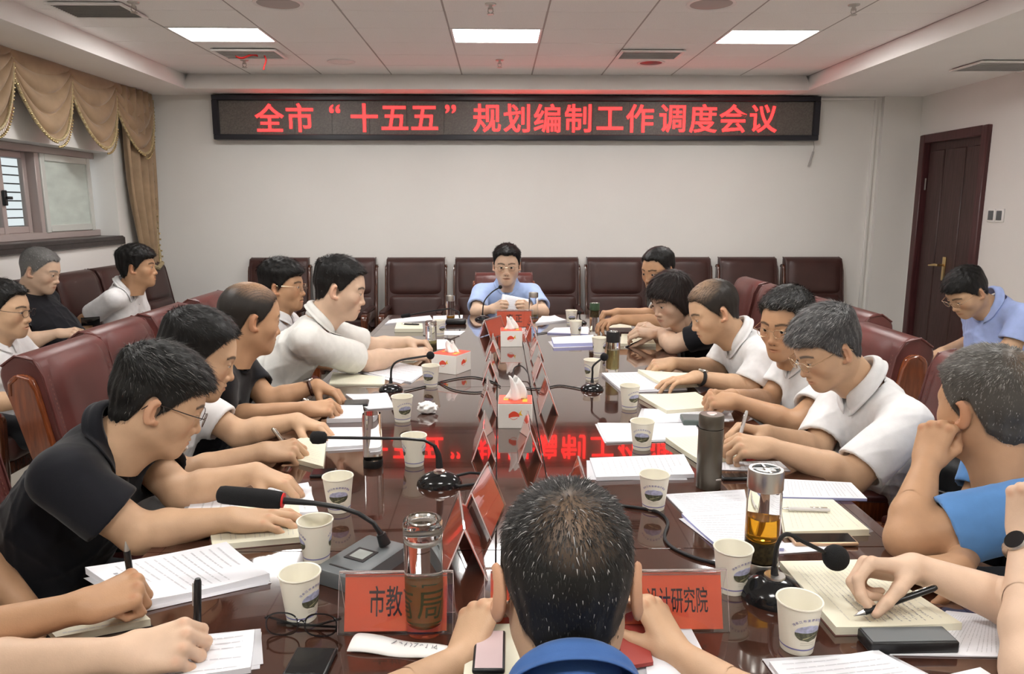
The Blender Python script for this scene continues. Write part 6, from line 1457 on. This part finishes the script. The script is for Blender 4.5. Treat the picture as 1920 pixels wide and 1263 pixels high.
pen_at('black pen in the hand of the woman', 9, 0, (0.85, -0.1, 0.40), 0.045, 0.10, r=0.005, body=M_PENB)
pen_at('black pen in the right hand of the foreground man', 17, 0, (0.0, 0.15, 1), 0.02, 0.115, r=0.005, body=M_PENB)
pen_at('silver pen in the hand of the white T-shirt man', 3, 0, (-0.50, -0.15, 0.85), 0.02, 0.13, r=0.005, body=M_STEEL)
pen_at('silver pen in the hand of the balding man', 4, 0, (-0.75, -0.15, 0.62), 0.02, 0.13, r=0.005, body=M_STEEL)
pen('slim pen lying on the cream notebook, right edge', P(1462, 953, z=ZT + 0.020), P(1556, 956, z=ZT + 0.020), 0.0045, M_PENC)
pen('dark pen on the far left cream notebook', P(752, 607, z=ZT + 0.028), P(786, 608, z=ZT + 0.028), 0.005, M_PENB)
pen('blue-black pen beside the hand of the black polo man', P(470, 910, z=ZT + 0.012), P(545, 899, z=ZT + 0.012), 0.005, M_PENB)

# --- paper held by the speaker
root = thing('held_paper', 'white sheet held up by the speaker', 'papers', P(965, 578, y=4.98)); c = root.location.copy()
hq = [P(u, v, y=yy) - c for u, v, yy in ((942, 551, 5.02), (992, 561, 5.02), (988, 583, 4.95), (936, 580, 4.95))]
solid(MB().grid(lambda u, v: bil(hq, u, v) + V((0, 0.006 * math.sin(PI * u), 0)), 8, 8, M_PAPER).build('paper', root, sharp=0), 0.0006)
b = MB()
for k in range(9): b.poly([bil(hq, s, t) + V((0, -0.004 + 0.006 * math.sin(PI * s) * 0.6, 0)) for s, t in ((0.12, 0.12 + 0.08 * k), (0.88, 0.12 + 0.08 * k), (0.88, 0.15 + 0.08 * k), (0.12, 0.15 + 0.08 * k))], M_PRINTL)
b.build('printed_text', root)
# phone held by the man at the window
q = P(170, 602, y=4.45); root = thing('phone', 'black phone held by the grey-haired man at the window', 'phone', q, rad(30)); MB().box((0, 0, 0), (0.10, 0.008, 0.07), 0.003, 2, m=M_BLACKG, M=RX(rad(40))).build('case', root)

# --- black briefcase
root = thing('laptop_bag', 'black laptop bag on a chair between the two men on the right', 'bag', (1.36, 2.06, 0.50), rad(-58))
M_NYLON = mat('black_nylon', (0.012, 0.012, 0.013), 0.65, bump=(800, 0.1))
MB().box((0, 0, 0.13), (0.38, 0.13, 0.26), 0.03, 4, m=M_NYLON).build('bag_body', root); MB().box((0, -0.075, 0.10), (0.34, 0.03, 0.17), 0.012, 3, m=M_NYLON).build('front_pocket', root)
MB().tube([(-0.15, -0.091, 0.185), (0.15, -0.091, 0.185)], 0.003, 6, M_STEEL).build('zip', root)
for s in (-1, 1): MB().tube(bez((-0.09, s * 0.05, 0.24), (-0.07, s * 0.06, 0.36), (0, s * 0.05, 0.36)) + bez((0, s * 0.05, 0.36), (0.07, s * 0.06, 0.36), (0.09, s * 0.05, 0.24))[1:], 0.009, 8, M_NYLON).build('handle', root)

# --- wooden armchair by the door
root = thing('wooden_armchair', 'light oak armchair with dark bent arms beside the door', 'chair', (2.92, 4.10, 0), FNX)
MB().box((0, 0, 0.425), (0.50, 0.50, 0.05), 0.012, 2, m=M_LEATHER2).build('seat', root); MB().box((0, 0.0, 0.375), (0.52, 0.52, 0.05), 0.008, 2, m=M_PINE).build('seat_frame', root)
for s in (-1, 1):
    MB().box((s * 0.235, 0.23, 0.19), (0.045, 0.045, 0.38), 0.006, 1, m=M_PINE).build('leg', root)
    MB().box((s * 0.235, -0.24, 0.50), (0.045, 0.045, 1.0), 0.006, 1, m=M_PINE, M=RX(rad(4))).build('back_post', root)
    MB().tube([(s * 0.265, -0.26, 0.64), (s * 0.265, -0.05, 0.665), (s * 0.265, 0.12, 0.66), (s * 0.265, 0.20, 0.62), (s * 0.265, 0.235, 0.55), (s * 0.265, 0.24, 0.38)], [0.018, 0.022, 0.024, 0.024, 0.022, 0.02], 10, M_CHWOOD2).build('armrest', root)
for z in (0.60, 0.78, 0.95): MB().box((0, -0.255 - (z - 0.5) * 0.07, z), (0.44, 0.022, 0.09), 0.006, 2, m=M_PINE).build('back_rail', root)
# book on the lap of the man by the door
sheet('booklet', 'white booklet on the lap of the man by the door', 'booklet', [(1748, 668), (1790, 664), (1800, 672), (1752, 676)], 0.01, M_PAPER, seed=50) if False else None
